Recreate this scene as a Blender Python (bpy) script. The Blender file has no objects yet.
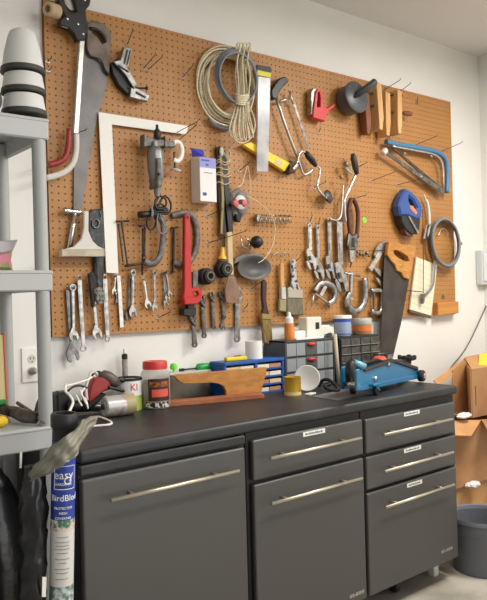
import bpy, bmesh, math, random
from mathutils import Vector as V, Matrix
random.seed(7)
C = bpy.context.scene.collection
# ------------------------------------------------------------------ camera model (fitted to the 8x4 ft pegboard)
YAW, PITCH, ROLL, F = 0.671458, -0.0024972, -0.0262553, 705.07
CAM = V((-1.03711, -2.43555, 0.122918))
cy, sy = math.cos(YAW), math.sin(YAW)
FW = V((sy*math.cos(PITCH), cy*math.cos(PITCH), math.sin(PITCH)))
R0 = V((cy, -sy, 0)); U0 = R0.cross(FW)
RT = R0*math.cos(ROLL)+U0*math.sin(ROLL); UP = U0*math.cos(ROLL)-R0*math.sin(ROLL)
def ray(px, py): return FW + RT*((px-243.5)/F) - UP*((py-300)/F)
def at(px, py, d=.03):            # point d metres in front of the back wall
    r = ray(px, py); return CAM + r*((-d-CAM.y)/r.y)
def atz(px, py, z):               # point on a level plane
    r = ray(px, py); return CAM + r*((z-CAM.z)/r.z)
def kk(p): return (V(p)-CAM).dot(FW)/F     # metres per pixel at a point
FLOOR, TOP, CEIL = -1.13, -.281, 1.545
CR = V((1.606, -.6, 0)); CA = math.radians(1.54)
CE = V((math.cos(CA), math.sin(CA), 0)); CN = V((math.sin(CA), -math.cos(CA), 0))
def cab(u, z, w=0): return CR+CE*u+CN*w+V((0, 0, z))
def atc(px, py, w=0):             # point on the cabinet front plane
    r = ray(px, py); o = CR+CN*w; t = (o-CAM).dot(CN)/r.dot(CN); return CAM+r*t
# ------------------------------------------------------------------ materials
def lin(c):
    c = c/255; return c/12.92 if c <= .04045 else ((c+.055)/1.055)**2.4
def rgb(c): return (lin(c[0]), lin(c[1]), lin(c[2]), 1)
MATS = {}
def mat(name, c, rough=.5, metal=0, c2=None, scale=30, stretch=None, bump=0, alpha=1, trans=0, spec=None, lo=.4, hi=.6):
    if name in MATS: return MATS[name]
    m = bpy.data.materials.new(name); m.use_nodes = True
    nt = m.node_tree; b = nt.nodes['Principled BSDF']
    b.inputs['Base Color'].default_value = rgb(c); b.inputs['Roughness'].default_value = rough
    b.inputs['Metallic'].default_value = metal
    if alpha < 1: b.inputs['Alpha'].default_value = alpha
    if trans: b.inputs['Transmission Weight'].default_value = trans
    if spec is not None: b.inputs['Specular IOR Level'].default_value = spec
    if c2 or bump:
        tc = nt.nodes.new('ShaderNodeTexCoord'); mp = nt.nodes.new('ShaderNodeMapping')
        nt.links.new(tc.outputs['Object'], mp.inputs[0])
        if stretch: mp.inputs['Scale'].default_value = stretch
        n = nt.nodes.new('ShaderNodeTexNoise'); n.inputs['Scale'].default_value = scale; n.inputs['Detail'].default_value = 5
        nt.links.new(mp.outputs[0], n.inputs['Vector'])
        if c2:
            r = nt.nodes.new('ShaderNodeValToRGB')
            r.color_ramp.elements[0].color = rgb(c); r.color_ramp.elements[1].color = rgb(c2)
            r.color_ramp.elements[0].position = lo; r.color_ramp.elements[1].position = hi
            nt.links.new(n.outputs['Fac'], r.inputs[0]); nt.links.new(r.outputs[0], b.inputs['Base Color'])
        if bump:
            bp = nt.nodes.new('ShaderNodeBump'); bp.inputs['Strength'].default_value = bump; bp.inputs['Distance'].default_value = .003
            nt.links.new(n.outputs['Fac'], bp.inputs['Height']); nt.links.new(bp.outputs[0], b.inputs['Normal'])
    MATS[name] = m; return m
wallm = mat('wall_paint', (232, 230, 224), .75, 0, (235, 233, 228), 3)
ceilm = mat('ceiling_paint', (222, 219, 214), .85)
concrete = mat('concrete', (150, 143, 130), .8, 0, (188, 181, 166), 5, bump=.15, lo=.35, hi=.65)
pegm = mat('hardboard', (172, 120, 64), .5, 0, (181, 128, 71), 4, lo=.3, hi=.7)
steel = mat('steel', (178, 177, 174), .3, 1, (140, 139, 137), 45)
steeld = mat('worn_steel', (132, 130, 126), .34, .9, (98, 95, 92), 40)
chrome = mat('chrome', (215, 215, 215), .16, 1)
whitest = mat('bright_steel', (204, 202, 196), .3, .9, (180, 178, 172), 45)
darkst = mat('dark_steel', (58, 56, 55), .45, .6)
iron = mat('grey_iron', (124, 121, 116), .55, .35, (96, 92, 88), 60)
rusty = mat('rusty_iron', (96, 82, 70), .6, .4, (66, 56, 50), 50)
blade_old = mat('old_blade', (122, 119, 117), .45, .5, (98, 94, 93), 12, lo=.3, hi=.7)
blade_dark = mat('dark_blade', (62, 55, 52), .5, .3, (74, 66, 62), 12)
blackp = mat('black_plastic', (28, 28, 29), .42)
blackr = mat('black_rubber', (34, 34, 35), .65)
greyp = mat('grey_plastic', (92, 93, 95), .5)
white = mat('white_paint', (240, 238, 230), .5)
cream = mat('cream_plastic', (226, 222, 208), .55)
offw = mat('off_white', (214, 211, 203), .6)
redp = mat('red_plastic', (205, 48, 44), .4)
redm = mat('red_enamel', (192, 46, 42), .35)
redd = mat('dark_red_plastic', (150, 44, 42), .45)
maroon = mat('maroon_grip', (92, 44, 36), .5)
yellowp = mat('yellow_plastic', (244, 206, 30), .45)
greenp = mat('green_plastic', (34, 160, 72), .4)
greenb = mat('lime_green', (120, 226, 60), .6)
bluem = mat('blue_steel', (76, 128, 168), .38, .2)
bluej = mat('blue_plastic', (46, 82, 148), .4)
blueo = mat('blue_cabinet_plastic', (36, 92, 170), .45)
jackb = mat('jack_blue', (26, 106, 146), .35)
orange = mat('orange_plastic', (228, 120, 40), .5)
wood = mat('pale_wood', (222, 178, 112), .6, 0, (204, 156, 92), 22, (1, 1, .15))
woodh = mat('orange_wood', (198, 140, 70), .5, 0, (180, 120, 52), 18, (1, .4, 2.5))
woodc = mat('clamp_wood', (220, 176, 120), .6, 0, (204, 156, 98), 20, (3, 3, .3))
woodd = mat('dark_wood', (138, 84, 48), .6, 0, (118, 68, 38), 20, (3, 3, .3))
woodr = mat('reddish_wood', (176, 108, 70), .55, 0, (154, 88, 54), 20, (.4, 2, 2))
oldwood = mat('grey_old_wood', (132, 118, 106), .7, 0, (108, 95, 85), 25)
rope = mat('rope', (226, 216, 188), .85, 0, (206, 194, 162), 160)
cableg = mat('grey_cable', (126, 130, 136), .55)
twine = mat('twine', (200, 182, 146), .9)
tan_br = mat('tan_bristle', (160, 132, 78), .9, 0, (112, 92, 56), 60, (6, 6, .5))
grey_br = mat('grey_bristle', (130, 122, 102), .9, 0, (96, 88, 72), 60, (6, 6, .5))
paper = mat('paper', (232, 224, 196), .8)
label_m = mat('label_white', (232, 230, 224), .6)
graphite = mat('cabinet_graphite', (82, 81, 79), .42, .25)
black_lam = mat('black_laminate', (38, 38, 40), .45, 0, (56, 56, 58), 7, lo=.5, hi=.75)
blackc = mat('black_carcass', (30, 30, 31), .55)
nickel = mat('brushed_nickel', (205, 196, 176), .3, .75)
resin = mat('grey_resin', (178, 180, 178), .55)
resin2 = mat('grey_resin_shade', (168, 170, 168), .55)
cupg = mat('light_grey_cup', (206, 206, 202), .55)
cardb = mat('cardboard', (196, 148, 96), .8, 0, (186, 136, 84), 6)
cardk = mat('cardboard_kraft', (172, 128, 88), .8, 0, (162, 116, 76), 6)
trashm = mat('trash_grey', (104, 106, 114), .5)
clearp = mat('clear_plastic', (205, 208, 208), .3, 0, alpha=.45)
clearb = mat('clear_blue_plastic', (170, 186, 212), .3, 0, alpha=.85)
wrapm = mat('dusty_wrap', (150, 146, 130), .45, 0, (126, 122, 108), 14, alpha=.74)
wrapd = mat('dark_wrap', (30, 30, 32), .25, 0, (62, 63, 65), 16, bump=1, lo=.6, hi=.8)
goldm = mat('gold_tin', (206, 164, 52), .35, .4)
labelblue = mat('label_blue', (40, 66, 160), .45)
darklabel = mat('dark_label', (70, 30, 28), .5)
smoke = mat('smoke_drawer', (150, 154, 156), .35)
smoked = mat('smoke_drawer_dark', (96, 98, 98), .35)
maskg = mat('mask_grey', (134, 128, 122), .85)
pink = mat('pink_plastic', (214, 92, 96), .5)
matgrey = mat('mat_grey', (112, 112, 114), .6)
darkbag = mat('black_pouch', (40, 42, 44), .4, 0, (92, 94, 96), 40, lo=.5, hi=.7)
mottle = mat('mottled_green_grey', (150, 152, 134), .7, 0, (104, 106, 96), 70)
sheath = mat('clear_sleeve', (214, 214, 216), .22, 0, (182, 184, 190), 12, alpha=.68)
contents = mat('brown_contents', (92, 66, 50), .6, 0, (58, 42, 36), 80)
# ------------------------------------------------------------------ mesh builder
LOC = {}
class MB:
    def __init__(s): s.bm = bmesh.new()
    def _merge(s, t):
        me = bpy.data.meshes.new('t'); t.to_mesh(me); t.free(); s.bm.from_mesh(me); bpy.data.meshes.remove(me); return s
    def prism(s, loops, d0, d1, bev=.0012, proj=None):
        """loops: world (x,z) outlines, first the outer one, the rest holes; from depth d0 to d1"""
        if not isinstance(loops[0][0], (tuple, list, V)): loops = [loops]
        t = bmesh.new(); es = []
        for lp in loops:
            vs = [t.verts.new((q[0], -d1, q[1])) for q in lp]
            es += [t.edges.new((vs[i], vs[(i+1) % len(vs)])) for i in range(len(vs))]
        bmesh.ops.triangle_fill(t, use_beauty=True, use_dissolve=False, edges=es)
        r = bmesh.ops.extrude_face_region(t, geom=t.faces[:])
        bmesh.ops.translate(t, vec=(0, d1-d0, 0), verts=[g for g in r['geom'] if isinstance(g, bmesh.types.BMVert)])
        bmesh.ops.recalc_face_normals(t, faces=t.faces[:])
        if bev:
            ed = [e for e in t.edges if len(e.link_faces) == 2 and abs(abs(e.link_faces[0].normal.y)-abs(e.link_faces[1].normal.y)) > .5]
            bmesh.ops.bevel(t, geom=ed, offset=bev, offset_type='OFFSET', segments=1, profile=.5, affect='EDGES', clamp_overlap=True)
        if proj: bmesh.ops.transform(t, matrix=proj, verts=t.verts[:])
        return s._merge(t)
    def px(s, loops, d0, d1, bev=.0012):
        if not isinstance(loops[0][0], (tuple, list)): loops = [loops]
        return s.prism([[pz(q, d1) for q in lp] for lp in loops], d0, d1, bev)
    def box(s, c, size, bev=.002, m=None, seg=1):
        t = bmesh.new(); bmesh.ops.create_cube(t, size=1)
        bmesh.ops.scale(t, vec=size, verts=t.verts[:])
        if bev: bmesh.ops.bevel(t, geom=t.edges[:], offset=bev, segments=seg, profile=.5, affect='EDGES', clamp_overlap=True)
        if m: bmesh.ops.transform(t, matrix=m, verts=t.verts[:])
        bmesh.ops.translate(t, vec=c, verts=t.verts[:])
        return s._merge(t)
    def cbox(s, u0, u1, z0, z1, w0, w1, bev=.002, seg=1):      # box in the cabinets' frame
        return s.box(cab((u0+u1)/2, (z0+z1)/2, (w0+w1)/2), (abs(u1-u0), abs(w1-w0), abs(z1-z0)), bev, Matrix.Rotation(CA, 4, 'Z'), seg)
    def tube(s, pts, r, closed=False, n=8, flat=None, caps=True):
        pts = [V(q) for q in pts]; N = len(pts); rs = resamp(r, N) if isinstance(r, list) else [r]*N
        t = bmesh.new(); rings = []; up = None
        for i in range(N):
            a = pts[(i-1) % N] if (closed or i > 0) else pts[i]; b = pts[(i+1) % N] if (closed or i < N-1) else pts[i]
            tg = (b-a).normalized() if (b-a).length > 1e-9 else V((0, 0, 1))
            if up is None:
                up = tg.orthogonal().normalized()
                if flat: up = (V(flat)-tg*tg.dot(V(flat))).normalized()
            else:
                up = up-tg*up.dot(tg)
                up = up.normalized() if up.length > 1e-6 else tg.orthogonal().normalized()
            sd = tg.cross(up); rr = rs[i]
            ra, rb = rr if isinstance(rr, tuple) else (rr, rr)
            rings.append([t.verts.new(pts[i]+up*(ra*math.cos(2*math.pi*k/n))+sd*(rb*math.sin(2*math.pi*k/n))) for k in range(n)])
        for i in range(N if closed else N-1):
            A, B = rings[i], rings[(i+1) % N]
            for k in range(n):
                f = t.faces.new((A[k], A[(k+1) % n], B[(k+1) % n], B[k])); f.smooth = True
        if not closed and caps:
            t.faces.new(rings[0][::-1]); t.faces.new(rings[-1])
        bmesh.ops.recalc_face_normals(t, faces=t.faces[:])
        return s._merge(t)
    def ptube(s, pts, d, r, closed=False, n=8, sub=4, flat=None):   # smooth tube through pixels at depth d (or per-point depth)
        w = [at(q[0], q[1], q[2] if len(q) > 2 else d) for q in pts]
        return s.tube(smooth(w, sub, closed), r, closed, n, flat)
    def lathe(s, prof, c, axis=(0, 0, 1), n=28, sx=1, caps=True):
        t = bmesh.new(); ax = V(axis).normalized(); q = V((0, 0, 1)).rotation_difference(ax); rings = []
        for r, h in prof:
            rings.append([t.verts.new(V(c)+q @ V((r*math.cos(2*math.pi*k/n)*sx, r*math.sin(2*math.pi*k/n), h))) for k in range(n)])
        for A, B in zip(rings, rings[1:]):
            for k in range(n):
                f = t.faces.new((A[k], A[(k+1) % n], B[(k+1) % n], B[k])); f.smooth = True
        if caps:
            if prof[0][0] > 1e-6: t.faces.new(rings[0][::-1])
            if prof[-1][0] > 1e-6: t.faces.new(rings[-1])
        bmesh.ops.remove_doubles(t, verts=t.verts[:], dist=1e-6)
        bmesh.ops.recalc_face_normals(t, faces=t.faces[:])
        # sharp creases where the profile turns hard
        for e in t.edges:
            if len(e.link_faces) == 2 and e.calc_face_angle(0) > .7: e.smooth = False
        return s._merge(t)
    def ball(s, c, r, m=None, sub=3, jit=0):
        t = bmesh.new(); bmesh.ops.create_icosphere(t, subdivisions=sub, radius=1)
        for v in t.verts:
            if jit: v.co *= 1+random.uniform(-jit, jit)
        bmesh.ops.scale(t, vec=r if isinstance(r, (tuple, list)) else (r, r, r), verts=t.verts[:])
        if m: bmesh.ops.transform(t, matrix=m, verts=t.verts[:])
        bmesh.ops.translate(t, vec=c, verts=t.verts[:])
        if not jit:
            for f in t.faces: f.smooth = True
        return s._merge(t)
    def quads(s, pts, thick=.003):      # a sheet through 4+ world points, with thickness
        t = bmesh.new(); vs = [t.verts.new(q) for q in pts]; f = t.faces.new(vs); f.normal_update()
        nrm = f.normal.copy(); r = bmesh.ops.extrude_face_region(t, geom=[f])
        bmesh.ops.translate(t, vec=-nrm*thick, verts=[g for g in r['geom'] if isinstance(g, bmesh.types.BMVert)])
        bmesh.ops.recalc_face_normals(t, faces=t.faces[:]); return s._merge(t)
    def text(s, body, size, M, ext=.0006, bend=None):
        cu = bpy.data.curves.new('txt', 'FONT'); cu.body = body; cu.size = size; cu.align_x = 'CENTER'; cu.align_y = 'CENTER'; cu.extrude = ext; cu.resolution_u = 3
        o = bpy.data.objects.new('txt', cu); C.objects.link(o); dg = bpy.context.evaluated_depsgraph_get()
        me = bpy.data.meshes.new_from_object(o.evaluated_get(dg)); bpy.data.objects.remove(o)
        t = bmesh.new(); t.from_mesh(me); bpy.data.meshes.remove(me)
        if bend:
            bmesh.ops.triangulate(t, faces=t.faces[:])
            bmesh.ops.subdivide_edges(t, edges=[e for e in t.edges if e.calc_length() > .008], cuts=2, use_grid_fill=True)
            for v in t.verts:
                a = bend[1]+v.co.x/bend[0]; rr = bend[0]+v.co.z; v.co = V((rr*math.sin(a), -rr*math.cos(a), v.co.y))
        bmesh.ops.transform(t, matrix=M, verts=t.verts[:]); return s._merge(t)
    def each(s, name, m, parent=None, label=None):   # every loose piece becomes a part of its own
        seen = set(); out = []
        for f0 in s.bm.verts:
            if f0 in seen: continue
            st = [f0]; comp = {f0}
            while st:
                v = st.pop()
                for e in v.link_edges:
                    w_ = e.other_vert(v)
                    if w_ not in comp: comp.add(w_); st.append(w_)
            seen |= comp; out.append(comp)
        objs = []
        for comp in out:
            mb = MB(); mp = {v: mb.bm.verts.new(v.co) for v in comp}
            fs = {f for v in comp for f in v.link_faces}
            for f in fs:
                g = mb.bm.faces.new([mp[v] for v in f.verts]); g.smooth = f.smooth
            objs.append(mb.build(name, m, parent, label))
        s.bm.free(); return objs
    def build(s, name, m, parent=None, label=None):
        me = bpy.data.meshes.new(name)
        if parent is not None: off = LOC[parent.name]
        else:
            xs = [v.co for v in s.bm.verts]
            off = V(((min(v.x for v in xs)+max(v.x for v in xs))/2, (min(v.y for v in xs)+max(v.y for v in xs))/2, min(v.z for v in xs)))
        bmesh.ops.translate(s.bm, vec=-off, verts=s.bm.verts[:])
        s.bm.to_mesh(me); s.bm.free(); me.materials.append(m)
        o = bpy.data.objects.new(name, me); C.objects.link(o)
        if parent is not None: o.parent = parent
        else: o.location = off
        LOC[o.name] = off
        if label: o['label'] = label
        return o
def resamp(r, N):
    if len(r) == N: return r
    return [r[min(len(r)-1, round(i*(len(r)-1)/(N-1)))] for i in range(N)]
def pz(q, d): w = at(q[0], q[1], d); return (w.x, w.z)
def smooth(p, sub=4, closed=False):
    N = len(p); out = []
    if N < 3 or sub < 2: return p
    for i in range(N if closed else N-1):
        g = lambda j: p[j % N] if closed else p[max(0, min(N-1, j))]
        a, b, c, d = g(i-1), g(i), g(i+1), g(i+2)
        for k in range(sub):
            t = k/sub
            out.append(.5*((2*b)+(c-a)*t+(2*a-5*b+4*c-d)*t*t+(3*b-a-3*c+d)*t**3))
    if not closed: out.append(p[-1])
    return out
def tag(o, label, cat, group=None, kind=None):
    o['label'] = label; o['category'] = cat
    if group: o['group'] = group
    if kind: o['kind'] = kind
    return o
def thing(name, label, cat, loc, group=None):
    o = bpy.data.objects.new(name, None); C.objects.link(o); o.location = loc; o.empty_display_size = .03
    LOC[o.name] = V(loc); return tag(o, label, cat, group)
def struct(mb, name, m):
    o = mb.build(name, m); o['kind'] = 'structure'; return o
def circ(c, r, n=24, ry=None, a0=0): return [(c[0]+r*math.cos(a0+2*math.pi*i/n), c[1]+(ry or r)*math.sin(a0+2*math.pi*i/n)) for i in range(n)]
def pcirc(c, r, n=20, ry=None): return circ(c, r, n, ry)
# ------------------------------------------------------------------ the room
struct(MB().box((.5, .06, .2), (7, .12, 2.75), 0), 'wall_back', wallm)
struct(MB().box((2.82, -2, .2), (.12, 4.1, 2.75), 0), 'wall_right', wallm)
struct(MB().box((.5, -2, FLOOR-.05), (7, 4.4, .1), 0), 'floor', concrete)
struct(MB().box((.5, -1.4, CEIL+.05), (7, 3.0, .1), 0), 'ceiling', ceilm)
# pegboard with real holes
def pegboard():
    nx, nz, p, r, y0, y1 = 96, 48, .0254, .0031, -.02, -.015
    vs = []; fs = []
    def gi(i, j): return i*(nz+1)+j
    for i in range(nx+1):
        for j in range(nz+1): vs.append((i*p, y0, j*p))
    for i in range(nx):
        for j in range(nz):
            cx, cz = (i+.5)*p, (j+.5)*p; b = len(vs)
            for k in range(8):
                a = math.pi/4*k; vs.append((cx+r*math.cos(a), y0, cz+r*math.sin(a)))
            for k in range(8):
                a = math.pi/4*k; vs.append((cx+r*math.cos(a), y1, cz+r*math.sin(a)))
            h = lambda k: b+(k % 8)
            BL, BR, TR, TL = gi(i, j), gi(i+1, j), gi(i+1, j+1), gi(i, j+1)
            fs += [(BL, BR, h(7), h(6), h(5)), (BR, TR, h(1), h(0), h(7)), (TR, TL, h(3), h(2), h(1)), (TL, BL, h(5), h(4), h(3))]
            for k in range(8): fs.append((b+k, b+(k+1) % 8, b+8+(k+1) % 8, b+8+k))
    me = bpy.data.meshes.new('panel'); me.from_pydata(vs, [], fs); me.update()
    o = bpy.data.objects.new('panel', me); C.objects.link(o); me.materials.append(pegm)
    return o
pb = thing('pegboard', 'large brown perforated hardboard panel covering the wall above the workbench', 'pegboard', (1.219, -.0175, 0))
po = pegboard(); po.parent = pb; po.location = (-1.219, .0175, 0)
m = MB()
for c, s in (((1.219, -.0075, .012), (2.436, .014, .024)), ((1.219, -.0075, 1.207), (2.436, .014, .024)), ((.012, -.0075, .61), (.024, .014, 1.16)), ((2.426, -.0075, .61), (.024, .014, 1.16))):
    m.box(c, s, 0)
m.build('gap_light_block', woodd, pb)  # hidden strips added to keep light out of the gap behind the board
# ------------------------------------------------------------------ cabinets and worktop
wt = thing('workbench_top', 'long black laminate worktop running over the three dark cabinets', 'worktop', cab(-.904, -.320, -.28))
MB().cbox(-1.808, 0, -.320, TOP, -.565, 0, .012, 3).build('slab', black_lam, wt)
def front(name, par, u0, u1, z0, z1, hu0, hu1, hz, lab=None, logo=None):
    f = MB().cbox(u0, u1, z0, z1, -.022, 0, .007, 3).build(name, graphite, par)
    h = MB(); h.tube([cab(hu0, hz, .038), cab(hu1, hz, .038)], .0058, n=12)
    q = (hu1-hu0)*.17
    for u in (hu0+q, hu1-q): h.tube([cab(u, hz, -.001), cab(u, hz, .036)], .0042, n=8)
    h.build('handle', nickel, f, 'long brushed nickel bar handle')
    if lab:
        a, b = atc(*lab[0]), atc(*lab[1]); ua, ub = (a-CR).dot(CE), (b-CR).dot(CE)
        zc = (a.z+b.z)/2
        pl_ = MB().cbox(ua, ub, zc-.008, zc+.008, -.0005, .0008, 0).build('paper_label', label_m, f, 'small white paper label')
        LOC[pl_.name] = LOC[f.name] if f.name in LOC else LOC[pl_.name]
        pr_ = MB(); nn = 9
        for i in range(nn): a_ = ua+(ub-ua)*(.1+.8*i/nn); pr_.cbox(a_, a_+(ub-ua)*.055, zc-.0035, zc+.0035-(.002 if i % 3 == 1 else 0), .0006, .0012, 0)
        pr_.build('print', darkst, f)
    if logo:
        l = MB(); uL, zL = logo
        for i, w in enumerate((.012, .008, .004, .014, .012, .013)):
            l.cbox(uL, uL+w, zL, zL+(.012 if i != 2 else .008), -.0005, .001, 0); uL += w+.0035
        l.build('badge', whitest, f, 'small silver maker badge')
    return f
def cabinet(label, u0, u1, fronts, group='dark grey garage base cabinets'):
    c = thing('base_cabinet', label, 'cabinet', cab((u0+u1)/2, FLOOR, -.28), group)
    MB().cbox(u0, u1, -1.03, -.3205, -.56, -.023, .003).build('body', blackc, c)
    for u in (u0+.3, u1-.07):
        for w in (-.49, -.12):
            if w > -.2 and u > u0+.35: continue
            k = MB(); k.lathe([(.0, 0), (.024, 0), (.03, .01), (.03, .02), (.024, .03), (0, .03)], cab(u-.015, FLOOR+.031, w), CE, 20)
            k.cbox(u-.02, u+.02, FLOOR+.035, -1.03, w-.02, w+.02, .002); k.build('caster', blackr, c)
    k = MB().cbox(u1-.07, u1-.035, FLOOR, -1.03, -.13, -.095, .003).build('foot', white, c, 'white levelling foot')
    for f in fronts: front(f[0], c, *f[1:])
    return c
cL = cabinet('widest dark grey base cabinet at the left with one plain door', -1.806, -1.205,
    [('door', -1.804, -1.22, -1.027, -.363, -1.737, -1.28, -.423)])
MB().cbox(-1.806, -1.215, -.354, -.324, -.023, -.003, .006, 3).build('top_rail', black_lam, cL, 'black rounded rail under the worktop')
cabinet('middle dark grey base cabinet with one drawer above a door', -1.2, -.63,
    [('drawer', -1.186, -.636, -.481, -.347, -1.146, -.692, -.406, ((303, 432.5), (325, 432.5))),
     ('door', -1.186, -.636, -1.027, -.494, -1.146, -.692, -.555, None, (-.735, -1.0))])
cabinet('right hand dark grey base cabinet with three labelled drawers', -.625, -.004,
    [('drawer', -.62, -.027, -.483, -.352, -.562, -.105, -.4126, ((404, 413), (419.5, 413))),
     ('drawer', -.62, -.027, -.622, -.496, -.562, -.105, -.5526, ((404, 449), (421, 449))),
     ('drawer', -.62, -.027, -1.027, -.634, -.562, -.105, -.690, ((407, 483.5), (422, 483.5)), (-.155, -.98))])
# ------------------------------------------------------------------ generic tools (all hang on the board)
def seg2(A, B, wa, wb):            # tapered bar outline between two (x,z) points
    A, B = V((A[0], A[1])), V((B[0], B[1])); t = (B-A).normalized(); n = V((-t.y, t.x))
    return [tuple(A+n*wa), tuple(B+n*wb), tuple(B-n*wb), tuple(A-n*wa)]
def local(pts, c, t, s):           # unit outline -> (x,z), along direction t, scaled s
    t = V((t[0], t[1])).normalized(); n = V((-t.y, t.x)); c = V((c[0], c[1]))
    return [tuple(c+t*(a*s)+n*(b*s)) for a, b in pts]
def autohook(label, top, d):
    w_ = label.split(' ')
    lab = 'peg hook holding the '+' '.join(w_[:12])
    while lab.split(' ')[-1].strip(',') in ('the', 'of', 'and', 'its', 'with', 'at', 'a', 'in', 'behind', 'right', 'left', 'down', 'red'): lab = ' '.join(lab.split(' ')[:-1])
    while lab in HLAB: lab += ' too'
    HLAB.add(lab)
    hk = thing('peg_hook', lab, 'hook', at(top[0], top[1], .02), 'peg hooks carrying wrenches')
    a, b = at(top[0], top[1], .0202), at(top[0], top[1], d+.016)
    MB().tube([a+V((0, 0, -.001)), b+V((0, 0, -.001)), b+V((0, -.004, .008))], .0016, n=6).build('rod', steeld, hk)
    MB().box(a+V((0, -.0006, .004)), (.012, .0014, .008), .0003).build('plate', steel, hk)
HLAB = set()
OPEN = [(-1.9, .38), (-1.1, .6), (-.7, .95), (0, 1.1), (.75, 1.0), (1.15, .7), (1.05, .45), (.2, .45), (-.1, .2), (-.1, -.2), (.2, -.45), (.95, -.45), (1.0, -.75), (.55, -1.0), (-.1, -1.05), (-.75, -.9), (-1.1, -.6), (-1.9, -.38)]
def rot15(p, a): return [(x*math.cos(a)-y*math.sin(a), x*math.sin(a)+y*math.cos(a)) if x > -1.5 else (x, y) for x, y in p]
def wrench(label, top, bot, w, rr=3.2, ro=4.2, ends='ro', d=.032, m=None, group='combination wrenches hung along the bottom of the board', cat='wrench', th=.006):
    """top, bot: pixel centres of the two heads; w shaft half width, rr ring radius, ro open-end radius (pixels)"""
    m = m or steel; k = kk(at(*top, d)); A, B = V(pz(top, d)), V(pz(bot, d)); t = (B-A).normalized()
    o = thing('wrench', label, cat, at(top[0], top[1], d-th), group)
    sh = seg2(A+t*rr*k*.8, B-t*ro*k*.9, w*k, w*k*.85); mb = MB(); mb.prism(sh, d-th*.8, d-.0005, .0012); 
    mb.prism(seg2(A+t*rr*k*2.4, B-t*ro*k*2.6, w*k*.45, w*k*.45), d-.001, d+.0006, .0004); mb.build('shaft', m, o)
    for P, q, r, dr in ((A, ends[0], rr, -t), (B, ends[1], ro if ends[1] == 'o' else rr, t)):
        if q == 'r': MB().prism([circ(P, r*k), circ(P, r*k*.55, 12)], d-th, d+.001, .001).build('box_end', m, o)
        elif q == 'o': MB().prism(local(rot15(OPEN, .26), P, dr, r*k), d-th, d, .001).build('open_end', m, o)
    autohook(label, top, d)
    return o
AH = [(-2.3, .36), (-1.3, .62), (-.5, .98), (.3, 1.05), (1.1, .85), (1.45, .5), (1.4, .22), (.25, .2), (.1, -.05), (.1, -.35), (-.35, -.55), (-1.3, -.55), (-2.3, -.36)]
AJ = [(.12, -.38), (1.15, -.32), (1.2, -.6), (.7, -.95), (-.3, -1.05), (-.55, -.75), (-.3, -.58)]
def adjustable(label, top, bot, w, hr, head='bottom', d=.036, m=None, hole=True, group='adjustable wrenches on the board', tilt=.3):
    m = m or steel; k = kk(at(*top, d)); A, B = V(pz(top, d)), V(pz(bot, d))
    if head == 'top': A, B = B, A
    t = (B-A).normalized(); o = thing('adjustable_wrench', label, 'wrench', at(top[0], top[1], d-.012), group)
    mb = MB(); lp = [seg2(A, B-t*hr*k*1.9, w*k, w*k*.86)]
    cap = [tuple(V(q)) for q in circ(A, w*k*1.15, 16)]
    mb.prism(lp[0], d-.009, d-.001, .0016); mb.prism([cap, circ(A, w*k*.55, 10)], d-.0095, d, .0012)
    mb.prism(seg2(A+t*w*k*2.4, B-t*hr*k*3, w*k*.5, w*k*.4), d-.0016, d+.0005, .0006)
    mb.build('handle', m, o)
    tt = V((t.x*math.cos(tilt)-t.y*math.sin(tilt), t.x*math.sin(tilt)+t.y*math.cos(tilt)))
    MB().prism(local(AH, B, tt, hr*k), d-.012, d+.002, .0016).build('fixed_jaw', m, o)
    MB().prism(local(AJ, B, tt, hr*k), d-.011, d+.001, .0014).build('sliding_jaw', m, o)
    c = local([(-.75, -.15)], B, tt, hr*k)[0]
    MB().lathe([(hr*k*.28, -hr*k*.35), (hr*k*.28, hr*k*.35)], (c[0], -d-.001, c[1]), (tt.x, 0, tt.y), 12).build('knurl', steeld, o)
    autohook(label, top, d)
    return o
def cclamp(label, fr, scr, tbar, d, r, m, sm=None, sr=None, d2=None, pad=True, n=4, name='c_clamp'):
    o = thing(name, label, 'clamp', at(*fr[0][:2], .022), 'C clamps on the board')
    pts = smooth([at(q[0], q[1], d) for q in fr], n)
    MB().tube(pts, (r*.75, r), False, 8, flat=(0, 1, 0)).build('frame', m, o)
    sr = sr or r*.42; a, b = at(*scr[0], d), at(*scr[1], d)
    mb = MB().tube([a, b], sr, n=10)
    if pad: mb.lathe([(sr*1.9, -.003), (sr*1.9, .003)], b, b-a, 14)
    mb.build('screw', sm or m, o)
    if tbar: MB().tube([at(*tbar[0], d+.004), at(*tbar[1], d+.004)], sr*.62, n=8).build('tommy_bar', sm or m, o)
    return o
HK = 'bare wire peg hooks on the board'
def hook(label, base, tip, L, plate=(4, 1.5), r=.0016, m=None, group=HK):
    """straight wire hook: base pixel on the board, tip pixel reached L metres out of the board"""
    o = thing('peg_hook', label, 'hook', at(base[0], base[1], .02), group); m = m or darkst
    a, b = at(base[0], base[1], .0202), at(tip[0], tip[1], .02+L)
    up = V((0, 0, .012)); MB().tube([a, a+(b-a)*.2, a+(b-a)*.9, b, b+(b-a).normalized()*.004+V((0, 0, .008))], r, n=6).build('rod', m, o)
    k = kk(a); mb = MB(); mb.box(a+V((0, -.0006, -.001)), (plate[0]*k*1.25, .003, plate[1]*k), .0005)
    mb.tube([a+V((0, 0, -.001)), a+V((0, 0, -.012))], r, n=6); mb.build('plate', steel, o)
    return o
P = lambda d: (lambda lst: [pz(q, d) for q in lst])
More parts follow.
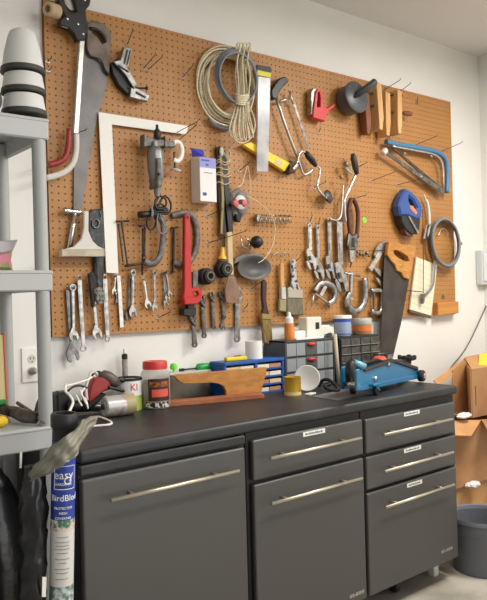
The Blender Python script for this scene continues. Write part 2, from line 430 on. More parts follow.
# ---- bare hooks
for a in (('wire hook above the corner clamp near the top edge', (127, 45), (132.5, 31), .05), ('left rod of the double hook right of the corner clamp', (143, 69), (155, 55), .055),
          ('right rod of the double hook right of the corner clamp', (147.5, 70), (162, 57), .055), ('wire hook just left of the hanging rope coil', (182, 78), (192.5, 66), .05),
          ('upper rod of the pair below the white framing square end', (173, 134.5), (197.5, 121.5), .11), ('lower rod of the pair below the white framing square end', (170.5, 147), (196.5, 125), .11),
          ('long wire hook resting over the top of the blue framed saw', (408, 148), (437, 136), .1), ('wire hook poking past the right edge of the board beside the blue saw', (440, 152), (462, 142.5), .07),
          ('long wire hook left of the blue jigsaw', (371, 181), (394.5, 172), .075), ('long wire hook just above the blue jigsaw', (397, 185), (424, 178), .09),
          ('wire hook behind the small bits at the white box lower corner', (207, 216), (222, 210), .04), ('long wire hook crossing behind the wooden scraper handle', (208, 243), (246, 231), .1),
          ('wire hook holding up the elastic strap of the dust mask', (239, 171), (250, 162), .05), ('wire hook left of the maroon handled paintbrush', (251, 289), (262, 281), .05),
          ('wire hook above the wide grey paintbrush', (294, 262), (300, 258), .035), ('black hook beside the upper grey nested cup', (47.5, 62), (51, 58.5), .02),
          ('black hook beside the middle grey nested cup', (48, 71), (51.5, 68), .02), ('wire hook at the crank of the hand brace', (314, 188), (325, 182), .04),
          ('wire hook under the row of small wrenches near the bottom edge', (158, 318), (170, 312), .05), ('hook at the dark grip of the silver brace', (352, 170), (366, 163), .05),
          ('hook at the top of the maroon handled pliers', (351, 199.5), (366, 195), .05), ('left upright rod behind the wooden hand clamps', (384, 90), (400, 80), .07),
          ('right upright rod behind the wooden hand clamps', (399, 92), (410, 84), .05), ('rod holding the pruning saw against the old handsaw blade', (73.5, 134), (86, 130), .05),
          ('small hook below the red stapler', (318.5, 133), (320, 129), .015), ('small bare hook right of the big wrench at the bottom edge', (244, 309), (247.5, 305), .02),
          ('white hook near the top right corner of the board', (417, 103), (417.5, 99), .01)):
    hook(*a)
# ---- green sticker
tag(MB().lathe([(.015, 0), (.015, .0006)], at(364.5, 220, .0201), (0, -1, 0), 20).build('sticker', greenb), 'small round lime green sticker on the board', 'sticker')
# ---- pruning saw with black head, silver bar and red grip
o = thing('lopping_saw', 'long silver barred cutter with riveted black head and red grip', 'cutter', at(80, 60, .03))
MB().px([(58.5, -8), (63.5, -6), (65, 4), (70, 12), (72.5, 13.5), (77, 11), (75.5, 4), (73, -4), (72, -12), (94, -12), (91.5, -3), (90, 5), (86, 10), (86.5, 16), (88, 24), (87, 32), (85.5, 40), (77.5, 40.5), (74, 33), (69, 28), (59.5, 25), (60.5, 20), (65, 16), (62, 8), (58, 0)], .045, .075, .003).build('head', blackp, o)
MB().px([(64, -6), (72, -8), (76, 4), (76, 11), (70, 10), (65, 4)], .05, .058, .001).build('blade', whitest, o)
mb = MB()
for q in ((84.6, 0), (67.3, 19.1), (78, 24.2), (83, 34)): mb.lathe([(.006, 0), (.005, .003), (.002, .004), (0, .0042)], at(*q, .075), (0, -1, 0), 14)
mb.each('rivet', chrome, o, 'four bright rivets')
MB().px([(79.2, 40), (85.5, 40), (79.3, 134), (73.2, 134)], .05, .068, .004).build('bar', whitest, o)
MB().ptube([(76.3, 133), (76.5, 145), (75.5, 155), (72.5, 164), (66, 171), (56, 175.5), (46, 178)], .058, (.008, .011), n=10, flat=(0, 1, 0)).build('curved_end', offw, o)
MB().ptube([(69, 129), (68.5, 140), (67.5, 150), (64.5, 158), (58, 162.5), (48, 165)], .058, [.009]*5+[.011]*16, n=10).build('grip', redd, o, 'red grip')
# roll hanging top left
o = thing('cardboard_roll', 'short hollow brown roll hung at the top left corner of the board', 'roll', at(52, 10, .03))
a = at(47, 8.5, .1); ax = (at(73, 17, .05)-a).normalized()
MB().lathe([(.013, .002), (.021, 0), (.025, .004), (.025, .05), (.013, .05), (.013, .002)], a, ax, 24, caps=False).build('tube', mat('roll_card', (190, 168, 132), .8), o)
MB().tube([at(54, 25, .022), at(57, 25, .05), at(67, 28, .09)], .0016, n=6).build('wire', steel, o)
# old handsaw, left
o = thing('handsaw', 'old grey handsaw with worn grey handle hanging behind the silver bar', 'saw', at(95, 60, .024))
MB().px([(86, 34), (87, 47), (92, 55), (102, 62), (106, 70), (108, 74), (107, 81), (104, 98.7), (97.5, 116), (91.7, 149), (89.6, 160), (83, 203), (81, 214), (73.5, 213), (73.8, 180), (75, 120), (78, 60)], .026, .0285, .0005).build('blade', blade_old, o)
MB().px([[(87, 23), (92, 21.5), (97, 20.5), (104, 24), (110, 29), (111.5, 36), (111, 52), (109.5, 74), (105, 70), (102, 63), (97, 58.5), (90, 56), (86.5, 48), (87, 36)], [(91, 29), (97, 30), (103, 35.5), (105.5, 42), (102.5, 44), (98, 37.5), (93, 33.5)]], .024, .042, .003).build('handle', oldwood, o, 'worn grey wooden handle')
MB().ptube([(89.5, 28.5), (95, 29), (100, 32), (104, 37), (105.5, 42)], .043, .0065, n=8).build('grip', blackr, o, 'black strip standing for the shade in the handle opening')  # black tube paints the shade inside the handle opening
MB().ptube([(86.5, 34), (86.5, 46), (90, 55.5), (98, 58.5), (102, 62), (105, 70), (109.5, 75)], .0395, .004, n=6).build('edging', blackr, o)
# framing square
sq = MB().px([(98.6, 112), (188.5, 126), (186.2, 134.5), (112, 124.5), (118.5, 273.5), (106.3, 272.8)], .036, .0385, .0006).build('framing_square', white)
tag(sq, 'large white metal L shaped framing square', 'square')
# corner clamp
o = thing('corner_clamp', 'black and silver corner clamp near the top left of the board', 'clamp', at(128, 70, .022))
MB().px([(111, 63), (117, 59), (126, 68), (135, 80), (137, 88), (132, 96), (126, 92), (119, 85), (113, 73)], .022, .05, .003).build('base', blackp, o)  # black base drawn together with the clamp's cast shadow
MB().px([(124.5, 47), (132.5, 48.5), (128.3, 67), (119.5, 63)], .035, .06, .002).build('upper_arm', steel, o)
MB().px([(131, 88), (135, 86.5), (150, 95.5), (147.5, 101.5), (130, 97)], .035, .06, .002).build('lower_arm', steel, o)
MB().px([(113.5, 61.5), (120, 60), (127, 66), (137, 84), (134.5, 88.5), (125, 74)], .045, .066, .002).build('body', steel, o)
mb = MB(); mb.px([(127, 49.5), (128.5, 49.7), (125, 64), (123.5, 63.5)], .05, .062, .0005); mb.px([(130, 50), (131.3, 50.2), (127.7, 65), (126.6, 64.6)], .05, .062, .0005)
mb.px([(136, 91), (146, 96.5), (145.5, 98.3), (135.5, 93)], .05, .062, .0005); mb.px([(118.5, 64.5), (129, 71), (128.5, 72.5), (118, 66)], .05, .0685, .0005)
mb.each('slot', blackr, o)
MB().lathe([(.004, -.02), (.004, .05), (.007, .052), (.007, .06)], at(133, 88, .055), (1, -.2, .1), 10).build('screw', darkst, o)
# claw hammer
o = thing('hammer', 'chrome hammer hanging behind the beige squeegee', 'hammer', at(73, 215, .025))
MB().lathe([(.0, -.036), (.011, -.035), (.011, -.02), (.008, -.014), (.009, .01), (.011, .02), (.006, .034), (0, .036)], at(73, 211.5, .044), (1, 0, -.05), 16).build('head', chrome, o)
MB().tube([at(75, 213, .042), at(72, 232, .038), at(68.5, 254, .036)], [.009, .010, .011], n=10).build('handle', chrome, o)
# squeegee-shaped scraper
o = thing('squeegee', 'beige T shaped scraper with wide straight base', 'scraper', at(84, 235, .025))
MB().px([(84, 211), (89, 211), (88.8, 231), (93, 241), (98, 246), (105, 249), (105, 250), (62, 250), (74, 246.5), (81.5, 239), (84, 228)], .058, .068, .003).build('neck', offw, o)
MB().px([(62, 249.3), (105, 249.6), (105, 256.5), (62, 256.5)], .054, .078, .002).build('blade_bar', mat('beige_bar', (196, 186, 162), .6, 0, (176, 166, 144), 30), o)
# black pouch and dark file behind
o = thing('tool_pouch', 'black plastic pouch with a grey ring and long tail hanging beside the framing square', 'pouch', at(95, 225, .022))
MB().px([(88, 211), (95, 209), (103, 209), (104.5, 228), (105, 250), (104, 272), (102.5, 288), (97, 291), (95.5, 262), (92.5, 244), (88, 232)], .022, .048, .006).build('body', darkbag, o)
MB().tube(smooth([at(*q, .052) for q in ((93, 221), (96, 219), (99, 222), (98, 227), (95, 228), (92.5, 225))], 3, True), .003, True, 6).build('ring', steeld, o)
MB().ptube([(99.5, 211), (101, 217), (98, 222)], .05, .0025).build('cord', steeld, o)
# mottled rasp head
o = thing('wrapped_tool', 'mottled grey green lump hanging over two wrenches at the lower left', 'tool', at(100, 295, .03))
MB().px([(94.5, 289.5), (101, 286.5), (104, 290), (106, 298), (103.5, 304), (99, 304.8), (96.5, 299)], .054, .072, .004).build('head', mottle, o)
MB().px([(88.5, 274), (94, 271), (97, 280), (98, 289), (96, 299), (94, 308), (92, 306), (90.5, 290)], .05, .064, .004).build('sleeve', blackr, o)
mb = MB()
for i in range(9): mb.ball(at(97+3.2*(i % 3), 290.5+4.6*(i//3), .072), .005, sub=1)
mb.each('nub', mottle, o)
autohook('black sleeve with the mottled lump', (92, 276), .05)
# left group of wrenches
wrench('silver wrench with ring at the top, leftmost in the bottom row', (73, 287.5), (74, 336), 1.7, 3.7, 4.6, d=.044)
wrench('dark wrench hanging behind the leftmost ring ended wrench', (68, 287), (72.8, 355), 2.6, 3, 6.4, 'xo', d=.034, m=steeld)
wrench('long ring ended wrench reaching below the board, second from the left', (79.5, 277), (83.8, 349), 2.5, 3.3, 3.3, 'xr', d=.038)
wrench('wrench hanging under the black sleeve, open jaw below', (94.5, 304), (97.3, 333.5), 1.8, 3, 4.8, 'xo', d=.04)
wrench('curved silver wrench with ring at the board edge behind the mottled lump', (105, 276), (108, 339), 2.7, 3.2, 3.4, 'xr', d=.036)
wrench('tiny bright wrench with jaw down beside the framing square foot', (115.8, 276), (114.3, 292), 1.0, 1.4, 2.6, 'ro', d=.04, m=whitest)
sb = MB().px([(116.8, 275.5), (120.6, 275.3), (124, 327), (120.2, 328)], .03, .034, .0008).build('steel_strip', whitest)
tag(sb, 'long flat bright steel strip right of the framing square foot', 'strip')
wrench('wrench with ring up and open jaw, left of the drill bit rod', (133.2, 272.5), (133, 312.5), 1.6, 3.3, 4.2, d=.042)
wrench('dark wrench behind the ring ended one near the framing square', (130.5, 276), (129, 316), 1.6, 2.8, 4.0, 'xo', d=.032, m=steeld)
wrench('short bright wrench leaning right with its jaw down', (144, 279), (148, 304.5), 1.4, 2, 3.5, 'xo', d=.04, m=whitest)
wrench('small chrome wrench right of the leaning bright one', (154.5, 272.8), (154.8, 308), 1.3, 2.6, 3.2, d=.04)
wrench('leftmost small wrench of the cluster beside the red pipe wrench', (163.5, 273), (166, 303.5), 1.1, 1.6, 2.7, d=.034)
wrench('middle small wrench of the cluster beside the red pipe wrench', (166.5, 272.5), (167.5, 298), 1.1, 1.6, 2.5, d=.04, m=whitest)
wrench('rightmost small wrench of the cluster beside the red pipe wrench', (166.5, 272.5), (169.8, 294), 1.0, 1.4, 2.4, d=.046)
wrench('little dark wrench tip showing under the flat steel strip', (116.2, 292), (117, 303), .9, 1.2, 1.8, 'xo', d=.03, m=steeld)
# rusty clamp rods
o = thing('pipe_clamp', 'rusty clamp with two threaded rods right of the framing square', 'clamp', at(123, 240, .025))
for a, b, r in (((121.5, 221), (127.5, 265), .0045), ((118.5, 224), (123, 262), .0035)):
    pts = [at(*a, .04)+(at(*b, .04)-at(*a, .04))*(i/40) for i in range(41)]
    MB().tube(pts, [r if i % 2 else r*.72 for i in range(41)], n=8).build('threaded_rod', rusty, o)
mb = MB().tube([at(116, 221.5, .045), at(128.5, 221, .045)], .004); mb.tube([at(125, 266, .045), at(143, 263.5, .045)], .0055); mb.build('cross_bar', rusty, o)
# drill bit rod beside
o = thing('screw_rod', 'thin dark upright screw rod left of the curved grey clamp', 'rod', at(143, 240, .025))
MB().tube([at(142.7, 228, .045), at(142.3, 275, .045)], .004, n=8).build('rod', rusty, o)
MB().tube([at(139.5, 226.5, .045), at(146.5, 225, .045)], .0045, n=8).build('tommy_bar', rusty, o)
# big grey C clamps
cclamp('grey iron C clamp half hidden by the drill cord', [(155, 216), (161, 219), (163.5, 228), (162.3, 245), (159, 258), (152, 264), (143.5, 261)], ((145, 226), (144.5, 256)), None, .052, .0135, iron, rusty, .004)
cclamp('large grey C clamp behind the red pipe wrench', [(171.5, 216), (180, 213.5), (189, 213.5), (195, 221), (197.3, 235), (196, 249), (191, 260), (184, 265.5), (173, 262)], ((174, 228), (173, 272)), ((170, 228.5), (178, 227)), .033, .013, iron, darkst, .005)
# red pipe wrench
o = thing('pipe_wrench', 'large red pipe wrench hanging with black jaw down', 'wrench', at(188, 215, .03))
MB().px([[(185, 215), (187.5, 213), (190.3, 214.5), (191.6, 250), (192, 288), (198, 287), (202, 290.5), (202.3, 297), (200, 302), (196, 304.5), (185, 304.5), (183.6, 298), (184.6, 290), (184.8, 250)], [(193.5, 292), (197.5, 291), (199, 294.5), (196.5, 297.5), (193.5, 296)]], .045, .066, .003).build('handle', redm, o)
MB().px([(183.6, 296.5), (200.5, 297), (200, 302.5), (196.5, 304.5), (185, 304.8)], .04, .078, .004).build('collar', redm, o)
MB().px([(184, 309), (196.5, 307.5), (196.5, 315), (192, 316.5), (184, 315)], .035, .07, .002).build('hook_jaw', blackp, o)
MB().px([(188, 303), (195, 303), (194.5, 309), (188.5, 309)], .04, .064, .001).build('heel_jaw', darkst, o)
MB().px([(193.2, 272), (198.4, 271), (198, 288), (193, 288)], .04, .058, .002).build('jaw_shank', iron, o)
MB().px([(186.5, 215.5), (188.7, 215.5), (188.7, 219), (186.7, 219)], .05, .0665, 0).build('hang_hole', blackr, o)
# wrenches with ring handles down
adjustable('ring handled wrench hanging under the black jaw of the pipe wrench', (193.5, 318), (195.3, 344.5), 2.8, 4, 'top', .034, m=iron)
adjustable('dark headed wrench right of the red pipe wrench, handle down', (203, 300), (204.8, 335.5), 2.5, 3.6, 'top', .036, m=iron)
adjustable('middle of three handle down wrenches right of the pipe wrench', (212.5, 296), (214.5, 327), 2.2, 3.0, 'top', .036, m=iron)
adjustable('handle down wrench just left of the wide scraper blade', (221.8, 295), (224.8, 317), 2.0, 2.7, 'top', .036, m=iron)
wrench('short grey wrench end below the handle down wrench by the scraper', (223.5, 316), (223.3, 326.5), 1.6, 1.6, 3, 'xo', .03, m=iron)
adjustable('largest handle down wrench, its head behind the scraper blade', (238.2, 292), (237.8, 338.5), 3.4, 4.6, 'top', .034, m=steel)
# power drill
o = thing('power_drill', 'grey metal electric drill hung chuck up with its black cord bundled', 'drill', at(157, 165, .022))
c = at(157.3, 165, .085); k = kk(c)
def zc(y): return at(157.3, y, .085)
MB().lathe([(0, 0), (.009, .001), (.0125, .006), (.0145, .016), (.0145, .026), (.0115, .036), (.006, .042), (.005, .058), (0, .058)], zc(136.5)+V((0, 0, -.012)), (0, 0, 1), 16).build('chuck', darkst, o)
pr = [(0, 197), (2.6, 196.5), (3.2, 190), (5, 185), (7.2, 178), (8.2, 170), (8.4, 160), (7.9, 152), (6.6, 148.5), (4, 147), (3.2, 142), (0, 141.5)]
MB().lathe([(r*k, zc(y).z-zc(197).z) for r, y in pr], zc(197), (-.03, 0, 1), 24).build('motor_housing', mat('cast_grey', (136, 138, 136), .4, .55), o)
mb = MB(); mb.px([(144.5, 136.5), (152, 138), (175, 141), (175.5, 147), (152, 146), (144.5, 146.5)], .06, .085, .003); mb.px([(144.5, 134), (145.8, 134), (145.8, 146.8), (144.5, 146.8)], .055, .09, .001); mb.px([(165, 136), (166.8, 136.2), (166.8, 147.5), (165, 147.3)], .055, .09, .001)
mb.build('side_handle', iron, o)
mb = MB(); mb.px([(157, 158), (161.5, 158), (162.5, 186), (158, 188)], .06, .126, .004); mb.build('switch_grip', iron, o)
MB().ball(at(158.8, 174, .128), .006, sub=2).build('trigger', blackr, o)
mb = MB()
loop = [(160, 194), (156, 202), (154, 209), (158, 206), (163, 197), (168, 198), (171, 205), (169.5, 212), (164, 214), (158, 211), (152, 214), (147, 221), (149, 229), (154, 228), (157, 220), (160, 214), (166, 209), (161, 204), (157, 205)]
mb.ptube(loop, .075, .0042, n=8)
mb.ptube([(156, 199), (160, 196), (166, 200), (165, 207), (158, 209), (155, 205)], .082, .004, True)
for dz in range(4): mb.ptube([(150, 210+dz*2), (157, 207.5+dz*2.2), (165, 208+dz*1.8), (168, 210+dz)], .07+.004*dz, .0045)
mb.build('power_cord', blackp, o)
mb = MB().tube([at(139, 214.8, .07), at(150, 213.8, .07)], [.013, .0125], n=14); mb.build('plug', blackp, o)
mb = MB().ptube([(151, 207), (152.5, 212), (151.5, 217)], .083, .005); mb.ptube([(158, 214), (157, 222), (158.5, 231), (163, 233.5), (166, 230), (161.5, 219), (160, 214)], .085, .0028)
mb.build('cord_tie', cableg, o, 'pale tie around the cord')
# white C clamp
o = cclamp('small white C clamp hanging right of the drill', [(171.5, 144.5), (176, 141.8), (180, 143.5), (182, 150), (181.2, 157), (177.5, 161), (173.5, 159.5)], ((174, 152), (174.8, 168)), None, .06, .010, white, darkst, .0035)
MB().lathe([(.005, -.004), (.021, -.003), (.022, .003), (.008, .007)], at(175.8, 170, .06), (.1, -.2, 1), 20).build('knob', offw, o)
# carton
o = thing('carton', 'white and blue small cardboard carton with open flap', 'box', at(204, 180, .022))
d0, d1 = .0225, .088
a, b, c_, d_ = at(200, 156.6, d1), at(216.3, 158, d1), at(216.3, 203.7, d1), at(200, 200.6, d1)
w_, h_ = (b-a).length, (a-d_).length
mid = (a+b+c_+d_)/4
MB().box(mid+V((0, (d1-d0)/2, 0)), (w_, d1-d0, h_), .001).build('body', mat('carton_white', (232, 230, 228), .6), o)
MB().box(V((mid.x, -d1-.0004, a.z-h_*.12)), (w_*.98, .001, h_*.23), 0).build('blue_band', mat('pale_blue_print', (150, 150, 214), .6), o, 'lilac blue printed band')
mb = MB(); mb.box(V((mid.x-w_*.15, -d1-.001, a.z-h_*.07)), (w_*.5, .0008, h_*.035), 0); mb.box(V((mid.x-w_*.24, -d1-.001, d_.z+h_*.16)), (w_*.22, .0008, h_*.07), 0); mb.box(V((mid.x, -d1-.001, a.z-h_*.35)), (w_*.5, .0008, h_*.012), 0)
for i in range(4): mb.box(V((mid.x-w_*.05+.004*i-.006, -d1-.001, a.z-h_*.17)), (.0025, .0008, h_*.05), 0)
mb.build('print', labelblue, o, 'dark blue printed marks')
MB().quads([at(191, 148, .05), at(203.5, 150, .07), at(204.5, 156.5, .085), at(192, 157, .045)], .0015).build('flap', mat('flap_blue', (74, 78, 190), .6), o, 'blue open flap')
# bundle of bars tied with twine
o = thing('bar_bundle', 'bundle of dark flat bars tied with pale twine', 'bundle', at(223, 190, .022))
for lp, m_, a_, b_ in (([(216.5, 147), (222, 146), (225, 200), (226, 234), (221.5, 234), (219, 200)], darkst, .03, .042), ([(221, 150), (226, 150), (231.5, 205), (233.5, 233), (229, 234), (226, 205)], blackp, .034, .05), ([(219.5, 155), (222.5, 155), (224.5, 200), (222.5, 234), (220.5, 234), (222, 200)], mat('olive_bar', (148, 130, 84), .6), .042, .05)):
    MB().px(lp, a_, b_, .001).build('bar', m_, o)
mb = MB()
for i, y in enumerate((161, 163.5, 168, 174, 175.5, 183)):
    s = random.uniform(-3.5, 3.5); mb.ptube([(216, y-s*.4, .04), (219, y-1+s*.3, .056), (225, y+1.5, .06), (230.5, y+s, .05), (231, y+1+s, .035)], .05, .0022)
mb.ptube([(225, 147), (230, 152), (229, 160), (226, 163)], .056, .0024); mb.ptube([(222, 150), (227, 158), (229, 163)], .058, .0022)
mb.build('twine', twine, o, 'pale twine wrapped around')
MB().ball(at(221.5, 151.5, .052), (.010, .008, .022), sub=2).build('knot', offw, o)
# chisel
o = thing('chisel', 'chisel with yellow handle hanging below the tied bundle', 'chisel', at(223, 245, .025))
MB().px([(222.6, 233), (225.6, 233), (225.3, 248), (222.8, 248)], .036, .043, .0008).build('shank', steel, o)
MB().lathe([(.0, 0), (.020, .001), (.019, .008), (.012, .018), (.0105, .045), (.008, .052), (0, .053)], at(222.3, 259.5, .042), (.08, 0, 1), 18).build('handle', mat('amber', (236, 186, 74), .4), o, 'amber yellow handle')
# putty knife
o = thing('putty_knife', 'wide scraper with long pale wooden handle and brown blade', 'scraper', at(231, 250, .03))
MB().px([(227.3, 232.5), (232.5, 231.5), (234, 275), (228.6, 275)], .05, .066, .003).build('handle', mat('pale_handle', (214, 190, 150), .6, 0, (198, 172, 130), 24, (1, 1, .2)), o)
MB().px([(228.6, 275), (234, 275), (238, 285), (240, 291), (239.2, 304), (226.5, 302), (224.8, 291), (226.4, 284)], .056, .0585, .0005).build('blade', mat('brown_blade', (142, 112, 96), .5, .3, (124, 96, 82), 20), o, 'brown stained blade')
# tape rolls
for q, lab, R in (((203.5, 276.5), 'black tape roll right of the red pipe wrench', .033), ((220.5, 269.5), 'black tape roll behind the wooden scraper handle', .034)):
    o = thing('tape_roll', lab, 'tape', at(*q, .022), 'black rolls of tape on the board')
    c = at(*q, .024)
    MB().lathe([(.018, 0), (R*1.05, 0), (R*1.05, .028), (R*.95, .032), (R*.8, .034), (R*.8, .05), (.018, .05), (.018, 0)], c, (0, -1, 0), 28, caps=False).build('tape', blackr, o)
    MB().lathe([(.0135, .002), (.019, .002), (.019, .054), (.0135, .054), (.0135, .002)], c, (0, -1, 0), 24, caps=False).build('core', mat('grey_core', (112, 106, 92), .7), o)
# dust mask
o = thing('dust_mask', 'grey dust mask with pink and white valve on an elastic strap', 'mask', at(240.5, 203, .022))
mb = MB(); mb.px([(232, 193), (240, 187.5), (248, 193), (250.5, 203), (248, 213), (240, 219), (234.5, 215), (231.5, 204)], .026, .05, .008); mb.ball(at(240.5, 203, .05), (.034, .02, .05), sub=3); mb.build('cup', maskg, o)
MB().lathe([(.03, 0), (.031, .006), (.024, .012), (.012, .014), (.012, .008)], at(240, 202.5, .064), (0, -1, 0), 24, caps=False).build('valve', offw, o, 'white valve rim')
mb = MB()
for s in (-1, 1): mb.ball(at(240+s*4.2, 203.2, .077), (.016, .006, .017), sub=2)
mb.each('flap', pink, o, 'pink side flaps')
MB().lathe([(0, 0), (.011, 0), (.0105, .004), (0, .005)], at(240, 202, .076), (0, -1, 0), 16).build('hub', blackr, o)
MB().px([(236, 214), (243, 214), (240.5, 222), (237, 221)], .03, .055, .003).build('chin_tab', blackr, o)
mb = MB(); mb.ptube([(237, 187), (242, 184), (244.5, 175), (247, 166)], .06, .0024); mb.ptube([(250.5, 196), (250.3, 182), (248, 166)], .05, .0016)
mb.ptube([(247, 196), (255, 200), (266, 209), (273.5, 220), (275, 231), (272, 247), (264, 259), (258, 263)], .068, .002); mb.build('strap', mat('elastic', (224, 204, 172), .6), o, 'thin pale elastic strap')
# knob with collar
o = thing('ball_knob', 'round black knob with bright metal collar', 'knob', at(252, 242, .022))
MB().ball(at(256.5, 242, .075), .0275, sub=3).build('ball', blackp, o)
MB().lathe([(.013, 0), (.013, .05)], at(252, 243, .028), (.35, -1, 0), 16).build('stem', darkst, o)
MB().tube(smooth([at(*q, .05) for q in ((241.5, 239), (241.8, 244), (244, 247.5), (248, 247.5), (249.5, 243), (247, 238.5))], 3), .004, n=8).build('collar', chrome, o)
# grey oval bowl
o = thing('oval_pan', 'dark grey oval pan hung right of the wooden scraper', 'pan', at(251, 268, .022))
c = at(250.5, 268, .03)
MB().lathe([(0, .006), (.045, .008), (.066, .022), (.090, .030), (.095, .030), (.07, .017), (.05, .002), (0, 0)], c, (0, -1, 0), 40, sx=1).build('bowl', mat('pan_grey', (78, 76, 75), .45), o)
MB().px([(234, 264), (236, 258), (244, 254), (255, 252.5), (262, 254.5), (262, 259), (248, 259)], .028, .05, .003).build('lip', mat('pan_grey_light', (122, 116, 110), .5), o)
for ch in o.children:
    if ch.name.startswith('bowl'): ch.scale = (1, 1, .56); ch.location = V((0, 0, (c.z-LOC[o.name].z)*(1-.56)))
# ---- rope coil and cable coil
o = thing('rope_coil', 'large coil of cream rope with a tied hank hanging over it', 'rope', at(228, 50, .022))
mb = MB()
def ell(cx, cz, rx, ry, tilt, d, n=26, jx=.7):
    out = []
    for i in range(n):
        a = 2*math.pi*i/n; x, y = rx*math.cos(a), ry*math.sin(a)
        out.append(at(cx+x*math.cos(tilt)-y*math.sin(tilt)+random.uniform(-jx, jx)*.5, cy_ + x*math.sin(tilt)+y*math.cos(tilt)+random.uniform(-jx, jx)*.5, d+.006*math.sin(a*2+cx)))
    return out
for i in range(13):
    t = i/12; cy_ = 86+random.uniform(-3, 4)
    mb.tube(smooth(ell(224.5+6*t+random.uniform(-1, 1), 0, 28.5-7*t+random.uniform(-1, 1), 38-9*t+random.uniform(-2, 2), -.18, .03+.05*random.random()), 2, True), .0043, True, 6)
mb.build('coil', rope, o)
mb = MB()
for i in range(8):
    x = 236.5+i*1.75; xb = 236+i*1.7
    mb.ptube([(x+1.5, 46+random.uniform(-2, 2)), (x-.5+random.uniform(-1, 1), 60), (x+random.uniform(-1.5, 1.5), 75), (xb+1, 90), (xb, 100)], .1+.012*math.sin(i*2.1), .0038, n=6)
for i in range(4):
    x = 236+3.4*i; mb.ptube([(x, 50), (x+1, 45), (x+3, 43), (x+4.5, 46), (x+4, 52)], .105, .0036, n=6)
for i in range(6):
    x = 236+2*i; w_ = (i-2.5)*2.6
    mb.ptube([(x+1, 102), (x+w_*.6, 118), (x+w_, 132-abs(w_)*.4), (x+w_*.8+2, 141-abs(w_)*.5), (x+w_*.4+4, 134), (x+2, 118), (x+1.5, 102)], .095+.006*i, .0034, n=6)
mb.ptube([(241, 104), (234, 122), (233.5, 136), (240, 143), (250, 139), (255, 126), (252, 112), (246, 103)], .1, .0034, n=6)
mb.build('hank', rope, o)
mb = MB()
for i in range(6): mb.ptube([(234.5, 94+i*1.8, .1), (238, 95+i*1.8, .124), (244, 95.6+i*1.8, .126), (249, 94+i*1.8, .11)], .1, .0036, n=6)
mb.build('whipping', rope, o)
o = thing('cable_coil', 'grey cable loops hanging inside the cream rope coil', 'cable', at(236, 55, .022))
mb = MB()
for i in range(4):
    cy_ = 76+i*.6; mb.tube(smooth(ell(236+i*.7, 0, 20.5-i*.8, 27.5-i*.7, -.22, .088+.008*i, jx=.5), 2, True), .0048, True, 8)
mb.ptube([(209, 118), (214, 124), (222, 128), (232, 128)], .04, .009)
mb.build('loops', cableg, o)
# ---- sleeve with ruler
o = thing('blade_package', 'clear sleeve with black and yellow header hanging beside the rope', 'package', at(264, 66, .024))
MB().px([(258.3, 75), (270.6, 77), (268.3, 172), (257, 171.5)], .062, .07, .001).build('sleeve', sheath, o)
MB().px([(257.3, 64.5), (271.3, 67), (271.2, 78), (257.5, 76)], .061, .0715, .001).build('header', mat('header_dark', (44, 30, 42), .5), o)
MB().px([(257.5, 70), (271.3, 73), (271.2, 77.6), (257.5, 75)], .0712, .0722, 0).build('band', mat('header_yellow', (218, 206, 40), .5), o, 'yellow printed band')
# ---- yellow level
o = thing('torpedo_level', 'yellow level tilted behind the clear sleeve', 'level', at(265, 155, .03))
MB().px([(243, 144.5), (251, 142), (290, 163), (285, 171.2)], .032, .055, .002).build('body', yellowp, o)
MB().px([(276, 158.5), (283, 162), (280.5, 166.5), (274, 163)], .05, .0565, .001).build('vial', clearp, o)
MB().px([(283, 168.5), (287, 163.5), (292, 160.5), (298, 166), (296, 172), (289, 174.5)], .03, .048, .004).build('end_cap', darkst, o, 'dark metal end')
# ---- hacksaw
o = thing('hacksaw', 'silver hacksaw with black pistol handle hanging beside the clear sleeve', 'saw', at(280, 90, .025))
MB().px([(271.6, 90), (275, 84), (279.5, 78.5), (284, 76.5), (287.5, 77), (289, 81.5), (283.5, 86.5), (279, 93), (278.3, 97), (275, 99.5), (271.8, 96.6)], .03, .058, .005).build('handle', blackp, o)
MB().ptube([(276.3, 98), (284, 122), (291, 141), (297.5, 157)], .05, (.0062, .0072), n=8, sub=2).build('frame', whitest, o)
MB().ptube([(297.5, 157), (300, 165), (302.5, 172.5), (305, 174.5), (310, 172), (312, 169)], .05, .0058, n=8).build('nose', whitest, o)
mb = MB(); mb.tube([at(279, 102, .048), at(290, 98, .048)], .0055); mb.tube([at(289.8, 91.5, .048), at(291.5, 99, .048), at(293.5, 104, .048)], .0055); mb.build('blade_holder', whitest, o)
MB().px([(292.3, 101.5), (294.6, 101.5), (309.8, 148), (308, 148.5)], .045, .047, 0).build('blade', steeld, o)
# ---- hand brace
o = thing('hand_brace', 'hand drill brace with dark grip and round dark knob', 'brace', at(312, 160, .025))
MB().ptube([(293, 168), (297, 163), (299, 155), (302, 151.2), (306, 153)], .067, .0048, n=8).build('upper_crank', chrome, o)
MB().tube([at(305.5, 152, .067), at(308, 155.5, .067), at(312.5, 161, .067), at(316, 166, .067)], [.009, .015, .0155, .009], n=14).build('grip', blackp, o)
MB().ptube([(316, 165.5), (319.5, 168), (319.8, 173), (317.8, 183), (317.5, 188), (321, 193), (325, 197)], .067, .0055, n=8).build('lower_crank', chrome, o)
MB().lathe([(0, 0), (.022, .002), (.032, .01), (.034, .018), (.026, .026), (.01, .03), (0, .03)], at(325.5, 197.5, .045), (.35, -1, .25), 28).build('knob', mat('knob_plum', (62, 54, 62), .4), o)
MB().lathe([(0, .0), (.008, .0), (.008, .004), (0, .005)], at(325.5, 197.3, .078), (.35, -1, .25), 14).build('cap', mat('brass', (170, 168, 110), .35, .6), o)
